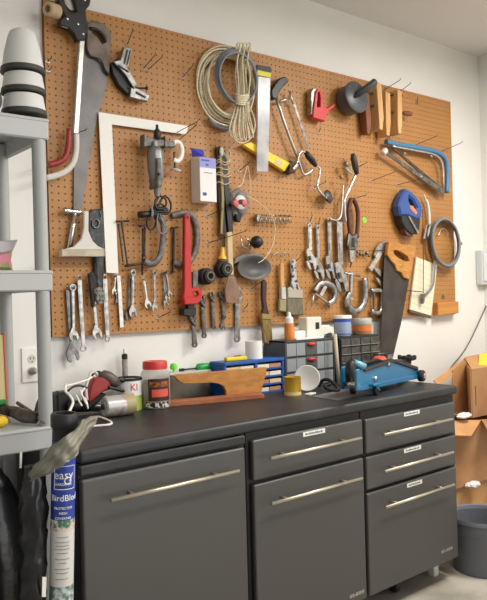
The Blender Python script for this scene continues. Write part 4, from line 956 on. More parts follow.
nr = 4; rh = (hh-.014)/nr
for i in range(nr):
    ob(-W_, 0, i*rh, i*rh+.006, 0, D_, .001).build('shelf', blueo, o)
    for j, (s0, s1) in enumerate(((-W_+.014, -W_*.5-.002), (-W_*.5+.014, -.014))):
        for h2 in range(2):
            a0 = s0+(s1-s0)*.5*h2; a1 = a0+(s1-s0)*.48
            ob(a0, a1, i*rh+.007, i*rh+rh*.72, .002+.006*random.random(), D_*.8, .001).build('bin', [mat('bin_tan', (226, 196, 152), .6), mat('bin_cream', (236, 226, 206), .6), mat('bin_brown', (186, 136, 108), .6)][(i+j+h2) % 3], o)
# paper roll and box cutter on top
c = at(254, 356, .225); c.z = zt_; k = kk(c)
c = at(254, 355.5, .1); k = kk(c); c = V((c.x, c.y, zt_))
o = thing('paper_roll', 'white paper roll standing on the blue organiser', 'roll', c); hr_ = vz(254, 341, c)-zt_
MB().lathe([(8.6*k, 0), (8.6*k, hr_), (4*k, hr_), (4*k, 0), (8.6*k, 0)], c, n=28, caps=False).build('paper', mat('roll_paper', (236, 232, 224), .8), o)
MB().lathe([(3.9*k, .001), (3.9*k, hr_*.98), (3.2*k, hr_*.98), (3.2*k, .001), (3.9*k, .001)], c, n=20, caps=False).build('core', cardk, o)
o = thing('box_cutter', 'yellow box cutter lying on the blue organiser', 'cutter', l_+V((0, .03, 0)))
a = at(225, 358, .12); b = at(246, 357, .13); a.z = b.z = zt_+.009
ang = math.atan2(b.y-a.y, b.x-a.x); mm = Matrix.Rotation(ang, 4, 'Z')
MB().box((a+b)/2+V((.0, 0, 0)), ((b-a).length, .026, .017), .005, mm, 2).build('body', yellowp, o)
MB().box((a+b)/2+V((.01, 0, .0095)), (.03, .01, .004), .001, mm).build('slider', blackp, o)
# gold can
p_ = ctr(292.8, 395.5); k = kk(p_); h = vz(293, 376.5, p_)-TOP; r = 8.5*k
o = thing('gold_tin', 'small gold tin can in front of the grey drawers', 'can', p_)
MB().lathe([(0, 0), (r, 0), (r*1.02, .003), (r, .005), (r, h*.96), (r*1.04, h), (r*.9, h), (r*.88, h*.95), (0, h*.95)], p_, n=32).build('body', goldm, o)
MB().lathe([(r*1.005, h*.05), (r*1.005, h*.22)], p_, n=32, caps=False).build('label_band', mat('tin_band', (226, 206, 160), .5), o)
# white reflector dish
p_ = ctr(308, 392.5); k = kk(p_); c = at(307.2, 378.2, .25)
o = thing('white_dish', 'white round dish leaning against the grey drawers', 'dish', V((c.x, c.y, TOP)))
ax = V((-.80, -.62, .2)).normalized()
rr = c.z-TOP-.001
MB().lathe([(0, -.014), (rr*.5, -.012), (rr*.95, 0), (rr, .004), (rr*.95, .006), (rr*.5, -.004), (0, -.006)], c, ax, 36).build('dish', mat('dish_white', (238, 236, 232), .35), o)
tag(MB().box(ctr(310.5, 395)+V((0, 0, .0045)), (.055, .025, .008), .002, Matrix.Rotation(.3, 4, 'Z')).build('eraser', cream), 'small cream block lying beside the gold tin', 'block')
# grey mat sheet
tag(MB().quads([ctr(311.5, 397)+V((0, 0, .0025)), ctr(337, 401)+V((0, 0, .0025)), ctr(374, 393.5)+V((0, 0, .0025)), ctr(347, 389)+V((0, 0, .0025))][::1], .002).build('grey_sheet', matgrey), 'flat grey sheet lying under the front of the jack', 'sheet')
# black cable heap
tag(MB().tube(smooth([ctr(318, 388.5)+V((0, -.004, .008)), ctr(322, 388.5)+V((0, -.004, .035)), ctr(328, 389)+V((0, -.004, .04)), ctr(334, 390)+V((0, -.004, .025)), ctr(338, 392)+V((0, -.004, .010)), ctr(330, 392)+V((0, -.004, .008)), ctr(324, 391)+V((0, -.004, .02)), ctr(330, 390.5)+V((0, -.004, .028))], 4), .0075).build('black_hose', blackr), 'short black hose curled in front of the drawers', 'hose')
# grey drawer unit
d = DU; xl, xr = at(285.3, 360, d).x, at(334.6, 360, d).x; zt_ = at(286, 341.2, d).z; hh = zt_-TOP
o = thing('drawer_unit', 'grey drawer unit with red handled clear drawers', 'drawers', V(((xl+xr)/2, -d+.07, TOP)))
def wb(x0, x1, z0, z1, d0, d1, bev=.001): return MB().box(V(((x0+x1)/2, -(d0+d1)/2, (z0+z1)/2)), (x1-x0, d1-d0, z1-z0), bev)
frame_m = mat('drawer_frame', (70, 72, 76), .5)
t = MB()
for x0, x1, z0, z1, a_, b_ in ((xl, xr, zt_-.008, zt_, d-.14, d), (xl, xr, TOP, TOP+.006, d-.14, d), (xl, xl+.006, TOP, zt_, d-.14, d), (xr-.006, xr, TOP, zt_, d-.14, d), (xl, xr, TOP, zt_, d-.14, d-.136)):
    t.box(V(((x0+x1)/2, -(a_+b_)/2, (z0+z1)/2)), (x1-x0, b_-a_, z1-z0), .001)
t.build('frame', frame_m, o)
wb(xl+(xr-xl)*.22, xl+(xr-xl)*.78, zt_+.0005, zt_+.009, d-.03, d+.002).build('label_rail', label_m, o, 'white strip along the top edge')
nr = 3; rh = (hh-.014)/nr; wx = xr-xl-.014
for i in range(nr):
    z0 = TOP+.006+i*rh+.0015; z1 = z0+rh-.003; x0 = xl+.007
    f = wb(x0, x0+wx, z0, z1, d-.13, d-.002, .002).build('drawer', smoked, o)
    for a0, a1 in ((.01, .2), (.21, .39), (.64, .8), (.81, .985)): wb(x0+wx*a0, x0+wx*a1, z0+.005, z1-.004, d-.004, d+.0005, .001).build('window', smoke, f)
    wb(x0+wx*.41, x0+wx*.62, z0+.004, z1-.003, d-.004, d, .001).build('centre_panel', mat('panel_dark', (88, 88, 86), .4), f)
    MB().ball(V((x0+wx*.515, -d-.004, z1-.012)), (.025, .012, .009), sub=2).build('handle', redp, f, 'red pull')
top1 = zt_+.001
# stick between
tag(MB().tube([V((at(338, 382, .2).x, -.205, TOP+.003)), V((at(335.8, 335, .2).x, -.195, at(335.8, 334, .2).z))], .0085, n=8).build('wood_stick', mat('pale_stick', (196, 184, 162), .7)), 'pale wooden stick standing between the two drawer units', 'stick')
# black drawer unit
d2 = .15; xl2, xr2 = at(340.3, 360, d2).x, at(379.7, 350, d2).x; zt2 = at(360, 335.6, d2).z; hh = zt2-TOP
o = thing('drawer_unit', 'black drawer unit with rows of tiny dark drawers', 'drawers', V(((xl2+xr2)/2, -d2+.07, TOP)))
MB().box(V(((xl2+xr2)/2, -d2+.068, (TOP+zt2)/2)), (xr2-xl2, .13, hh), .002).build('case', blackp, o)
nr, nc = 5, 4; rh = (hh-.01)/nr; cw = (xr2-xl2-.008)/nc
for i in range(nr):
    for j in range(nc):
        x0 = xl2+.004+j*cw; z0 = TOP+.004+i*rh
        f = wb(x0+.002, x0+cw-.002, z0+.003, z0+rh-.004, d2-.004, d2+.004, .002).build('drawer', mat('drawer_smoke', (58, 57, 54), .3, 0, (84, 82, 76), 40), o)
        wb(x0+.002, x0+cw-.002, z0+.002, z0+.005, d2, d2+.009, .0008).build('lip', mat('lip_grey', (136, 134, 126), .4), f)
# ------ on top of the drawer units
c = V((at(286.5, 336, .1).x, -.12, top1)); k = kk(c); z_ = lambda y: vz(286.5, y, c)-top1
o = thing('glue_bottle', 'orange glue bottle with white cap on the grey drawers', 'bottle', c)
MB().lathe([(0, 0), (5*k, 0), (5.2*k, .004), (5.1*k, z_(326)), (4.2*k, z_(323)), (0, z_(323))], c, n=24).build('body', mat('bottle_orange', (226, 140, 62), .45, 0, (214, 116, 44), 30), o)
MB().lathe([(4.3*k, z_(324)), (4.1*k, z_(318)), (2.2*k, z_(316.5)), (1.5*k, z_(312.5)), (0, z_(312))], c, n=20).build('cap', white, o, 'white cap')
xa, xb = at(291.5, 330, .1).x, at(305, 330, .1).x
tag(MB().box(V(((xa+xb)/2, -.095, top1+.019)), (xb-xa, .05, .036), .002).build('white_carton', mat('small_carton', (238, 236, 232), .6)), 'low white carton between glue bottle and beige dispenser', 'box')
xa, xb, xc = at(305.5, 330, .12).x, at(320.5, 330, .12).x, at(334, 330, .12).x; za, zb = at(312, 317, .12).z, at(320, 326, .12).z
o = thing('tape_dispenser', 'beige plastic tape dispenser on the grey drawers', 'dispenser', V(((xa+xc)/2, -.1, top1)))
MB().box(V(((xa+xb)/2, -.1, (top1+za)/2)), (xb-xa, .06, za-top1), .006, None, 2).build('housing', cream, o)
MB().box(V(((xa+xb)/2+.018, -.131, za-.04)), (.022, .004, .03), .001).build('slot', blackp, o, 'black slot')
mb = MB(); ax0 = (xb+xc)/2; R2 = (xc-xb)*.42
mb.prism([[(xb-.004, top1), (xb-.004, zb), (ax0+R2*.2, zb+.003), (xc-.004, zb-.012), (xc, top1), (xc-.014, top1), (xc-.017, top1+.014), (xc-.03, top1+.018), (xb+.022, top1+.012), (xb+.018, top1)]], .075, .125, .003); mb.build('arm', cream, o)
# tub
c = V((at(343.3, 335, .09).x, -.085, zt2+.001)); k = kk(c); z_ = lambda y: vz(343, y, c)-zt2
o = thing('plastic_tub', 'white lidded tub with blue bands on the black drawers', 'tub', c)
r = 8.8*k
MB().lathe([(0, 0), (r*.93, 0), (r*.95, .003), (r*1.0, z_(321)), (0, z_(321))], c, n=30).build('body', clearb, o)
MB().lathe([(r*1.005, z_(322)), (r*1.03, z_(318)), (r*.9, z_(318))], c, n=30, caps=False).build('blue_band', mat('band_blue', (58, 84, 180), .4), o, 'blue band under the lid')
MB().lathe([(r*.955, .004), (r*.97, .012)], c, n=30, caps=False).build('base_band', mat('band_blue2', (96, 112, 176), .4), o)
MB().lathe([(0, z_(315.2)), (r*1.03, z_(315.5)), (r*1.08, z_(316.2)), (r*1.08, z_(318.6)), (r*1.0, z_(318.8))], c, n=30).build('lid', white, o, 'white lid')
c = V((at(362.5, 333, .09).x, -.085, zt2+.001)); k = kk(c); z_ = lambda y: vz(362.5, y, c)-zt2; r = 9.8*k
o = thing('storage_jar', 'low clear jar with an orange band on the black drawers', 'jar', c)
MB().lathe([(0, 0), (r*.96, 0), (r, .004), (r, z_(324)), (0, z_(324))], c, n=30).build('body', mat('jar_amber', (170, 128, 96), .4), o)
MB().lathe([(r*1.01, z_(330.5)), (r*1.02, z_(325.5))], c, n=30, caps=False).build('orange_band', orange, o, 'orange band')
MB().lathe([(r*1.0, z_(325)), (r*1.05, z_(324)), (r*1.05, z_(319.5)), (r*.98, z_(318.3)), (0, z_(318.3))], c, n=30).build('lid', mat('lid_clear', (182, 180, 172), .35), o)
# tin and red lid behind the jack
c = V((at(384, 360, .2).x, -.2, TOP)); k = kk(c); h = vz(384, 353.5, c)-TOP
o = thing('round_tin', 'round silver rimmed tin standing behind the blue jack', 'tin', c); r = 8.6*k
MB().lathe([(0, 0), (r, 0), (r, h*.96), (r*1.03, h), (r*.95, h), (r*.93, h*.93), (0, h*.93)], c, n=30).build('body', steel, o)
c = V((at(374.5, 362, .27).x, -.3, TOP)); k = kk(c); h = vz(374.5, 356, c)-TOP; r = 7.4*k
o = thing('red_capped_jar', 'small jar with domed red cap behind the blue jack', 'jar', c)
MB().lathe([(0, 0), (r*.9, 0), (r*.92, h*.75), (0, h*.75)], c, n=24).build('body', clearb, o)
MB().lathe([(r, h*.72), (r, h*.88), (r*.7, h*.97), (0, h)], c, n=24).build('cap', mat('coral_red', (226, 86, 70), .45), o, 'coral red cap')
# ------ floor jack
A_ = ctr(379, 395.5); B_ = ctr(422, 382); e = (B_-A_).normalized(); O = A_; n = V((-e.y, e.x, 0)); JW = .10
o = thing('floor_jack', 'blue steel trolley jack with black wheels on the worktop', 'jack', (A_+B_)/2+n*.07)
plate = [(357, 371.5), (366, 369), (391, 360), (404, 364.5), (416.5, 369), (422, 373.5), (422, 378), (400, 382), (381, 386), (368, 389.5), (359, 390), (356.5, 380)]
Oq = O+n*.022
for w in (0, -JW+.03):
    mb = MB(); pprism(mb, plate, Oq, e, w-.004, w+.002, .0015); mb.build('side_plate', jackb, o)
mb = MB(); pprism(mb, [(362.5, 369.8), (391, 358.8), (393.5, 359.6), (416, 366.6), (416.6, 370.3), (391.5, 361.8), (364, 371.6)], Oq, e, -.012, .010, .002); pprism(mb, [(362.5, 369.8), (391, 358.8), (393.5, 359.6), (416, 366.6), (416.6, 370.3), (391.5, 361.8), (364, 371.6)], Oq, e, -JW+.02, -JW+.04, .002); mb.build('top_flange', blackp, o, 'black top edge')
mb = MB(); pprism(mb, [(357.5, 386.5), (381, 381.5), (417.5, 374.5), (417.8, 378.3), (381, 386.5), (358, 391)], Oq, e, -.004, .009, .002); mb.build('lower_rail', mat('jack_blue_dark', (24, 104, 146), .35), o)
# lift arm + saddle
def J(s, z, w): return V(O)+e*s+n*w+V((0, 0, z-O.z))
def JP(px, py, w):
    s, z = plm(px, py, V(O)+n*w, e); return V(O)+n*w+e*s+V((0, 0, z-O.z))
MB().tube([JP(380, 372, .05), JP(396, 364, .05), JP(407, 363, .05)], [.028, .022, .018], n=12).build('lift_arm', blackp, o)
MB().lathe([(0, 0), (.02, 0), (.02, .012), (.036, .016), (.04, .03), (.032, .034), (.028, .026), (0, .026)], JP(407, 363.5, .05), n=24).build('saddle', blackr, o)
mb = MB(); q = JP(407, 359, .05)
for a in (0, 1.57, 3.14, 4.71): mb.box(q+V((.034*math.cos(a+.4), .034*math.sin(a+.4), .008)), (.016, .016, .02), .003)
mb.each('saddle_lug', blackr, o)
# wheels
for w in (-.012, JW-.01):
    c_ = JP(422.3, 375.8, 0)+n*w; rr = c_.z-O.z-.001
    MB().lathe([(0, 0), (.017, 0), (.022, .003), (rr-.002, .004), (rr, .01), (rr, .024), (.022, .03), (0, .03)], c_, n, 28).build('wheel', blackr, o)
    MB().lathe([(0, -.004), (.009, -.004), (.013, 0), (.013, .004)], c_, n, 16).build('hub', chrome, o)
for w in (0, JW-.005):
    c_ = JP(378.5, 390.6, 0)+n*w-e*(.0 if w == 0 else .012); rr = c_.z-O.z-.001
    MB().lathe([(0, 0), (rr*.5, 0), (rr, .004), (rr, .018), (rr*.5, .022), (0, .022)], c_, n, 24).build('caster', darkst, o)
    mb = MB(); mb.tube([c_+V((0, 0, .026))-e*.02+n*.01, c_-n*.004], .006); mb.box(c_+V((0, 0, .028))-e*.03+n*.012, (.065, .045, .01), .003, Matrix(((e.x, n.x, 0, 0), (e.y, n.y, 0, 0), (0, 0, 1, 0), (0, 0, 0, 1)))); mb.build('caster_fork', jackb, o)
rj = Matrix(((e.x, n.x, 0, 0), (e.y, n.y, 0, 0), (0, 0, 1, 0), (0, 0, 0, 1)))
for (x_, y0, y1), w in (((343.5, 366.5, 386), JW-.01), ((357.5, 369, 391), -.03)):
    a_, b_ = JP(x_, y0, w), JP(x_, y1, w); MB().box((a_+b_)/2, (.035, .010, a_.z-b_.z), .004, rj).build('handle_fork', jackb, o)
MB().tube([JP(351, 381, .04), JP(350.5, 372, .04), JP(351, 364, .04), JP(352, 360.5, .04)], [.021, .022, .02, .014], n=16).build('handle_socket', blackp, o, 'black handle socket')
MB().tube([JP(352, 384, .04), JP(385, 377, .04)], .018, n=14).build('pump', steeld, o)
MB().tube([JP(353.5, 362, .03), JP(365, 366.5, .0)], .012, n=12).build('release_tube', mat('pale_blue_steel', (120, 184, 208), .3, .2), o)
MB().tube([JP(357, 385.5, -.03), JP(344, 383, JW)], .011, n=12).build('axle', chrome, o)
mb = MB()
for q in ((362, 384), (379.5, 379), (392.5, 364.5)):
    s_, z_ = plm(*q, O, e); mb.lathe([(0, -.006), (.010, -.006), (.011, 0), (.011, .026)], J(s_, z_, .018), n, 12)
mb.each('bolt', chrome, o)
# ------------------------------------------------------------------ left: resin shelving
a_s = 0.0; es = V((math.cos(a_s), -math.sin(a_s), 0)); ns = V((math.sin(a_s), math.cos(a_s), 0)); SD = .55
S0 = at(54, 290, SD); S0.z = 0; SH, SW = .34, .62
rots = Matrix(((es.x, ns.x, 0, 0), (es.y, ns.y, 0, 0), (0, 0, 1, 0), (0, 0, 0, 1)))
def S(s, w, z): return S0+es*s+ns*w+V((0, 0, z))
o = thing('shelving_unit', 'light grey plastic shelving unit at the left edge', 'shelf', S(-SW/2, SH/2, FLOOR))
lev = []
for yt, yb, x in ((118.8, 140, 49), (270.3, 291, 53), (425.5, 448, 55)):
    zt_, zb_ = at(x, yt, SD).z, at(x, yb, SD).z; lev.append(zt_)
    mb = MB(); mb.box(S(-SW/2, SH/2, zt_-.006), (SW, SH, .012), .004, rots); zt_ -= .003
    for c, sz in ((S(-SW/2, .010, (zt_+zb_)/2), (SW-.003, .016, zt_-zb_)), (S(-SW/2, SH-.010, (zt_+zb_)/2), (SW-.003, .016, zt_-zb_)), (S(-.010, SH/2, (zt_+zb_)/2), (.016, SH-.005, zt_-zb_)), (S(-SW+.010, SH/2, (zt_+zb_)/2), (.016, SH-.005, zt_-zb_))): mb.box(c, sz, .004, rots)
    mb.build('shelf_board', resin, o)
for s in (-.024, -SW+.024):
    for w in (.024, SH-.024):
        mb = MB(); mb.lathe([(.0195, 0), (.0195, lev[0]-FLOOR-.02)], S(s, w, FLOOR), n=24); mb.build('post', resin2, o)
# nested cups on the top shelf
zt_ = lev[0]; c0 = S(-.048, .062, 0); c0.z = zt_; k = kk(c0)
zz = lambda y: vz(26, y, c0)
for lab, y0, y1, r0, r1, rm, dome in (('lowest of the three nested grey cups on the shelf', 117.5, 97, 22.5, 18.5, 112.3, False), ('middle of the three nested grey cups on the shelf', 96, 76, 22, 18, 91, False), ('topmost tall domed grey cup of the nested stack', 75, 30.5, 22, 10, 70, True)):
    cc = V((c0.x, c0.y, zz(y0))); o = thing('nested_cup', lab, 'cup', cc, 'nested grey cups')
    if not dome: cc.z = max(cc.z, zt_)
    h = zz(y1)-cc.z; hr = zz(rm)-cc.z
    if dome: pr = [(r0*k*.93, hr), (r0*k*.8, h*.5), (r0*k*.66, h*.78), (r0*k*.55, h*.93), (r0*k*.38, h*.985), (0, h)]
    else: pr = [(r0*k*.95, hr), (r1*k*1.02, h-.001), (0, h-.001)]
    MB().lathe(pr, cc, n=36).build('body', cupg, o)
    MB().lathe([(0, .0005), (r0*k*.97, .0005), (r0*k, .003), (r0*k*.975, hr+.001), (r0*k*.9, hr+.001)], cc, n=36).build('rim', mat('rim_dark', (54, 54, 48), .6), o, 'dark rubber rim')
# dark round gauge
c = at(-3.5, 98, SD+.035)
o = thing('round_gauge', 'dark round rubber disc at the left end of the top shelf', 'disc', V((c.x, -SD+.03, lev[0])))
cc = V((c.x, -SD+.06, lev[0]+.043))
MB().lathe([(0, 0), (.036, 0), (.042, .004), (.042, .022), (.034, .026), (.03, .02), (0, .02)], cc, (0, -1, 0), 30).build('disc', mat('gauge', (74, 76, 80), .5), o)
MB().lathe([(.0, .0), (.014, 0), (.012, .006), (0, .007)], cc+V((0, -.02, 0)), (0, -1, 0), 20).build('hub', blackr, o)
# flowered bag
c = at(6, 270, SD-.1); c.z = lev[1]
o = thing('seed_bag', 'clear plastic bag with pink flowers on the middle shelf', 'bag', c)
pts = [(-14, 270), (-14, 240), (4, 239.5), (18.5, 238.5), (14, 248), (12.5, 258), (14.5, 270)]
zoff = lev[1]+.002-at(6, 270, .43).z
mb = MB(); mb.prism([(x, z+zoff) for x, z in [pz(q, .43) for q in pts]], .36, .43, .012)
mb.build('pouch', mat('flower_print', (222, 128, 150), .4, 0, (150, 156, 96), 34, lo=.45, hi=.58), o)
mb = MB(); mb.prism([(x, z+zoff) for x, z in [pz(q, .44) for q in [(-14, 250), (-14, 239), (4, 239), (18.7, 238), (13.5, 249.5), (4, 252)]]], .40, .437, .004)
mb.build('clear_top', mat('film', (196, 190, 196), .2, 0, alpha=.8), o)
# framed board behind on the wall shelf
mb = MB(); c = at(3, 380, .3)
o = thing('yellow_sheet', 'cream yellow sheet with red edge leaning at the left', 'sheet', V((c.x, -.31, lev[2])))
pts = [(x, max(z, lev[2]+.001)) for x, z in [pz(q, .31) for q in ((-20, 332), (3, 335), (7.5, 425), (-20, 430))]]
MB().prism(pts, .305, .315, .001).build('sheet', mat('cream_sheet', (222, 204, 150), .7), o)
pts = [(x, max(z, lev[2]+.001)) for x, z in [pz(q, .31) for q in ((2.2, 333), (4, 333), (8.6, 425), (6.6, 425))]]
MB().prism(pts, .303, .318, .001).build('edge', mat('red_edge', (206, 110, 96), .6), o, 'red edge')
# tools on the third shelf
z3 = lev[2]+.001
def s3(px, py, dz=0): v = atz(px, py, z3); v.z += dz; return v
a = s3(-4, 428)
o = thing('yellow_tool', 'yellow rounded plastic tool lying on the lowest visible shelf', 'tool', a)
MB().tube([a+V((-.03, 0, .016)), a+V((0, 0, .016)), a+V((.02, 0, .016)), a+V((.032, 0, .016))], [.014, .0155, .0155, .008], n=14).build('body', yellowp, o)
MB().lathe([(.006, 0), (.008, .004), (.004, .01), (0, .01)], a+V((.03, 0, .016)), (1, 0, 0), 12).build('button', greyp, o)
o = thing('shears', 'dark metal shears lying on the lowest visible shelf', 'shears', s3(25, 424))
MB().tube([s3(2, 420, .03), s3(14, 421, .028), s3(26, 424, .022), s3(38, 424.5, .018)], [(.014, .01), (.018, .012), (.022, .014), (.018, .01)], n=12).build('body', mat('brown_steel', (104, 90, 82), .45, .3, (76, 66, 62), 30), o)
MB().tube([s3(18, 418, .045), s3(30, 422, .032), s3(44, 426.5, .01)], [.006, .006, .004], n=8).build('blade', iron, o)
MB().tube([s3(-6, 417, .035), s3(4, 419, .032), s3(12, 421.5, .024)], [.012, .015, .012], n=10).build('handle', blackr, o)
tag(MB().box(s3(-2, 419, .048), (.05, .03, .018), .005).build('green_block', mat('green_foam', (58, 136, 74), .7)), 'green foam block on the lowest visible shelf', 'block')
mb = MB(); mb.tube(smooth([s3(36, 420, .02), s3(39, 417, .045), s3(43, 414, .055), s3(46, 417, .04), s3(47, 423, .008)], 4), .006)
tag(mb.build('black_cable', blackr), 'black cable loop at the right end of the lowest visible shelf', 'cable')
# wall socket with white plug
o = thing('wall_outlet', 'white double wall outlet with a white plug in it', 'outlet', at(31, 365, .004))
a, b = at(21.5, 348.5, .006), at(42, 381, .006); c = (a+b)/2
MB().box(V((c.x, -.0035, c.z)), (abs(b.x-a.x), .007, abs(a.z-b.z)), .002, None, 2).build('plate', white, o)
for s in (1, -1):
    q = V((c.x, -.0075, c.z+s*.021)); f = MB().lathe([(0, 0), (.0165, 0), (.016, .0015), (0, .002)], q+V((0, .0005, 0)), (0, -1, 0), 24).build('receptacle', offw, o)
    mb = MB()
    for dx in (-.006, .006): mb.box(q+V((dx, -.002, .003)), (.002, .002, .009), 0)
    mb.lathe([(0, 0), (.0024, 0), (.0024, .001), (0, .001)], q+V((0, -.001, -.009)), (0, -1, 0), 10); mb.build('slot', blackr, f)
q = V((c.x, -.008, c.z-.021))
o = thing('power_plug', 'white plug and cord hanging from the wall outlet', 'plug', q)
MB().lathe([(.012, 0), (.013, .012), (.009, .022), (.005, .03), (0, .03)], q+V((0, -.002, 0)), (0, -1, 0), 18).build('plug', mat('plug_grey', (150, 148, 142), .5), o)
MB().tube(smooth([q+V((0, -.03, 0)), q+V((.012, -.045, -.004)), q+V((.014, -.05, -.04)), q+V((.004, -.05, -.12)), q+V((-.008, -.06, -.2)), q+V((-.01, -.1, -.24))], 4), .0035).build('cord', white, o)
# ------------------------------------------------------------------ rolls standing between shelf and cabinet
dT = .735
ta, tb = at(64, 434, dT), at(61.3, 600, dT-.02); dr = (tb-ta).normalized(); ax = -dr
foot = ta+dr*((FLOOR-ta.z)/dr.z+.0)*1.0
k = kk(ta); RT_ = 11.9*k; L_ = (ta-foot).length
o = thing('netting_roll', 'tall upright roll with blue and white printed label', 'roll', foot)
q_ = V((0, 0, 1)).rotation_difference(ax)
def along(py): # distance from the foot for an image row
    w = at(63, py, dT); return (w.z-foot.z)/ax.z
TM = Matrix.Translation(foot) @ q_.to_matrix().to_4x4()
MB().lathe([(0, .002), (RT_*.97, .002), (RT_*.97, along(418)), (RT_*.97, along(416))], foot, ax, 32).build('core_tube', blackp, o)
MB().lathe([(RT_*1.0, along(428)), (RT_*1.12, along(426)), (RT_*1.14, along(415)), (RT_*1.05, along(413)), (RT_*.8, along(413)), (RT_*.78, along(418)), (0, along(418))], foot, ax, 32).build('cap', mat('cap_black', (38, 38, 40), .4), o, 'black end cap')
MB().lathe([(RT_*.99, along(523)), (RT_*.99, along(440))], foot, ax, 40, caps=False).build('blue_label', mat('roll_blue', (46, 72, 170), .35, 0, (40, 62, 150), 8), o, 'blue upper label')
MB().lathe([(RT_*.99, along(640)), (RT_*.99, along(523))], foot, ax, 40, caps=False).build('white_label', mat('roll_white', (214, 212, 208), .4), o, 'white lower label')
MB().lathe([(RT_*1.0, along(529)), (RT_*1.0, along(518))], foot, ax, 40, caps=False).build('photo_band', mat('roll_photo', (70, 120, 90), .5, 0, (214, 200, 190), 60, lo=.45, hi=.55), o)
MB().lathe([(RT_*1.0, along(625)), (RT_*1.0, along(585))], foot, ax, 40, caps=False).build('plant_photo', mat('roll_photo2', (96, 124, 104), .5, 0, (200, 206, 210), 70, lo=.45, hi=.6), o)
va = math.atan2(foot.x-CAM.x, foot.y-CAM.y)
def rt(body, size, py, m=white, name='lettering', da=0, sx=1):
    return MB().text(body, size, TM @ Matrix.Translation((0, 0, along(py))), .0005, (RT_*1.004, -va+da))
mb = MB()
mb = rt('easy', .030, 473); mb.build('logo_lettering', white, o, 'white logo lettering')
mb = rt('GARDENER', .0085, 482); mb.build('logo_subline', white, o)
rt('BirdBlock', .022, 496, da=.28).build('product_lettering', white, o, 'white BirdBlock lettering')
for i, (tx, py) in enumerate((('PROTECTIVE', 506), ('MESH', 511), ('COVERING', 516))): rt(tx, .0085, py).build('small_lettering', white, o)
def ring_on(py, r, t_, da=0):
    mb = MB(); pts = []
    for i in range(24):
        a = 2*math.pi*i/24; s, z = r*math.cos(a), r*math.sin(a); an = -va+da+s/RT_
        pts.append(TM @ V((RT_*1.004*math.sin(an), -RT_*1.004*math.cos(an), along(py)+z)))
    return mb.tube(pts, t_, True, 5)
ring_on(478.5, .0085, .0016, .35).build('logo_ring', white, o)
mb = MB()
pts = []
for s, py in ((-.026, 464), (.030, 464), (.030, 487), (-.026, 487)): pts.append(TM @ V((RT_*1.006*math.sin(-va+.05+s/RT_), -RT_*1.006*math.cos(-va+.05+s/RT_), along(py))))
N_ = []
for i in range(4):
    A, B = ((-.026, 464), (.030, 464), (.030, 487), (-.026, 487))[i], ((.030, 464), (.030, 487), (-.026, 487), (-.026, 464))[i]
    for j in range(8):
        f = j/8; s = A[0]+(B[0]-A[0])*f; py = A[1]+(B[1]-A[1])*f; N_.append(TM @ V((RT_*1.004*math.sin(-va+.05+s/RT_), -RT_*1.004*math.cos(-va+.05+s/RT_), along(py))))
mb.tube(N_, .0009, True, 4); mb.build('logo_frame', white, o)
mb = MB(); c_ = []
for i in range(24):
    pass
mb = MB(); 
for r_ in (.003, .006, .008):
    pts = [TM @ V((RT_*1.004*math.sin(-va+.25+r_*math.cos(a)/RT_), -RT_*1.004*math.cos(-va+.25+r_*math.cos(a)/RT_), along(456)+r_*math.sin(a))) for a in [i*math.pi/10 for i in range(20)]]
    mb.tube(pts, .0018, True, 5)
mb.build('emblem', white, o, 'round white emblem')
mb = MB()
for i, py in enumerate((535, 540, 543.5, 547, 551, 557, 561, 567, 571, 577)):
    L = (.030, .038, .034, .040, .028, .036, .022, .038, .03, .034)[i]
    mb.tube([TM @ V((RT_*1.0*math.sin(-va+s/RT_), -RT_*1.0*math.cos(-va+s/RT_), along(py))) for s in [L*(-.5+j/8) for j in range(9)]], .0008, n=4)
mb.build('print_line', mat('print_grey', (120, 96, 96), .6), o, 'fine lines of small print')
# dark wrapped roll
da_, db_ = at(34, 466, .69), at(32, 600, .69); dr = (db_-da_).normalized(); foot2 = da_+dr*((FLOOR-da_.z)/dr.z)
o = thing('wrapped_roll', 'dark plastic wrapped roll standing left of the printed roll', 'roll', foot2)
L2 = (da_-foot2).length; k = kk(da_)
t = MB(); t.lathe([(0, .002), (12.5*k, .002)]+[(13*k*(1+.07*math.sin(i*1.9)-(.25 if i > 36 else 0)), .02+L2*i/40) for i in range(40)]+[(8*k, L2*1.0), (0, L2*1.01)], foot2, -dr, 28)
for v in t.bm.verts: v.co += V((random.uniform(-1, 1), random.uniform(-1, 1), random.uniform(-1, 1)))*.0045
t.build('wrap', wrapd, o)
MB().tube([at(20.5, 468, .69), at(21, 452, .69)], .003, n=6).build('tie', white, o)
MB().px([(42.5, 577), (46.5, 577), (46, 597), (42, 597)], .735, .737, 0).build('tag', label_m, o)
# dusty plastic sheet
U_ = [(27, 474), (38, 461), (52, 447), (66, 434), (78, 425), (88, 417), (97, 415)]
D_s = [(30, 481), (42, 478), (55, 470), (66, 463), (75, 455), (80, 444), (87, 429)]
DD = [.72, .755, .785, .80, .785, .75, .72]
t = bmesh.new(); grid = []; rnd = random.Random(3)
UU, DDN = smooth([at(*q, d_) for q, d_ in zip(U_, DD)], 4), smooth([at(*q, d_) for q, d_ in zip(D_s, DD)], 4)
for i, (a, b) in enumerate(zip(UU, DDN)):
    row = []; tw = rnd.uniform(-.004, .004)
    for j in range(10):
        f = j/9; q = a+(b-a)*f
        q = q+V((rnd.uniform(-1, 1)*.0022, -.016*math.sin(f*math.pi)-.007*math.sin(j*1.9+i*.55)-.005*math.sin(i*1.3-j*.8)+rnd.uniform(-1, 1)*.003, rnd.uniform(-1, 1)*.003+tw))
        if i > 21: q = q+(UU[i]-UU[i-1])*rnd.uniform(-.3, 1.2)
        row.append(t.verts.new(q))
    grid.append(row)
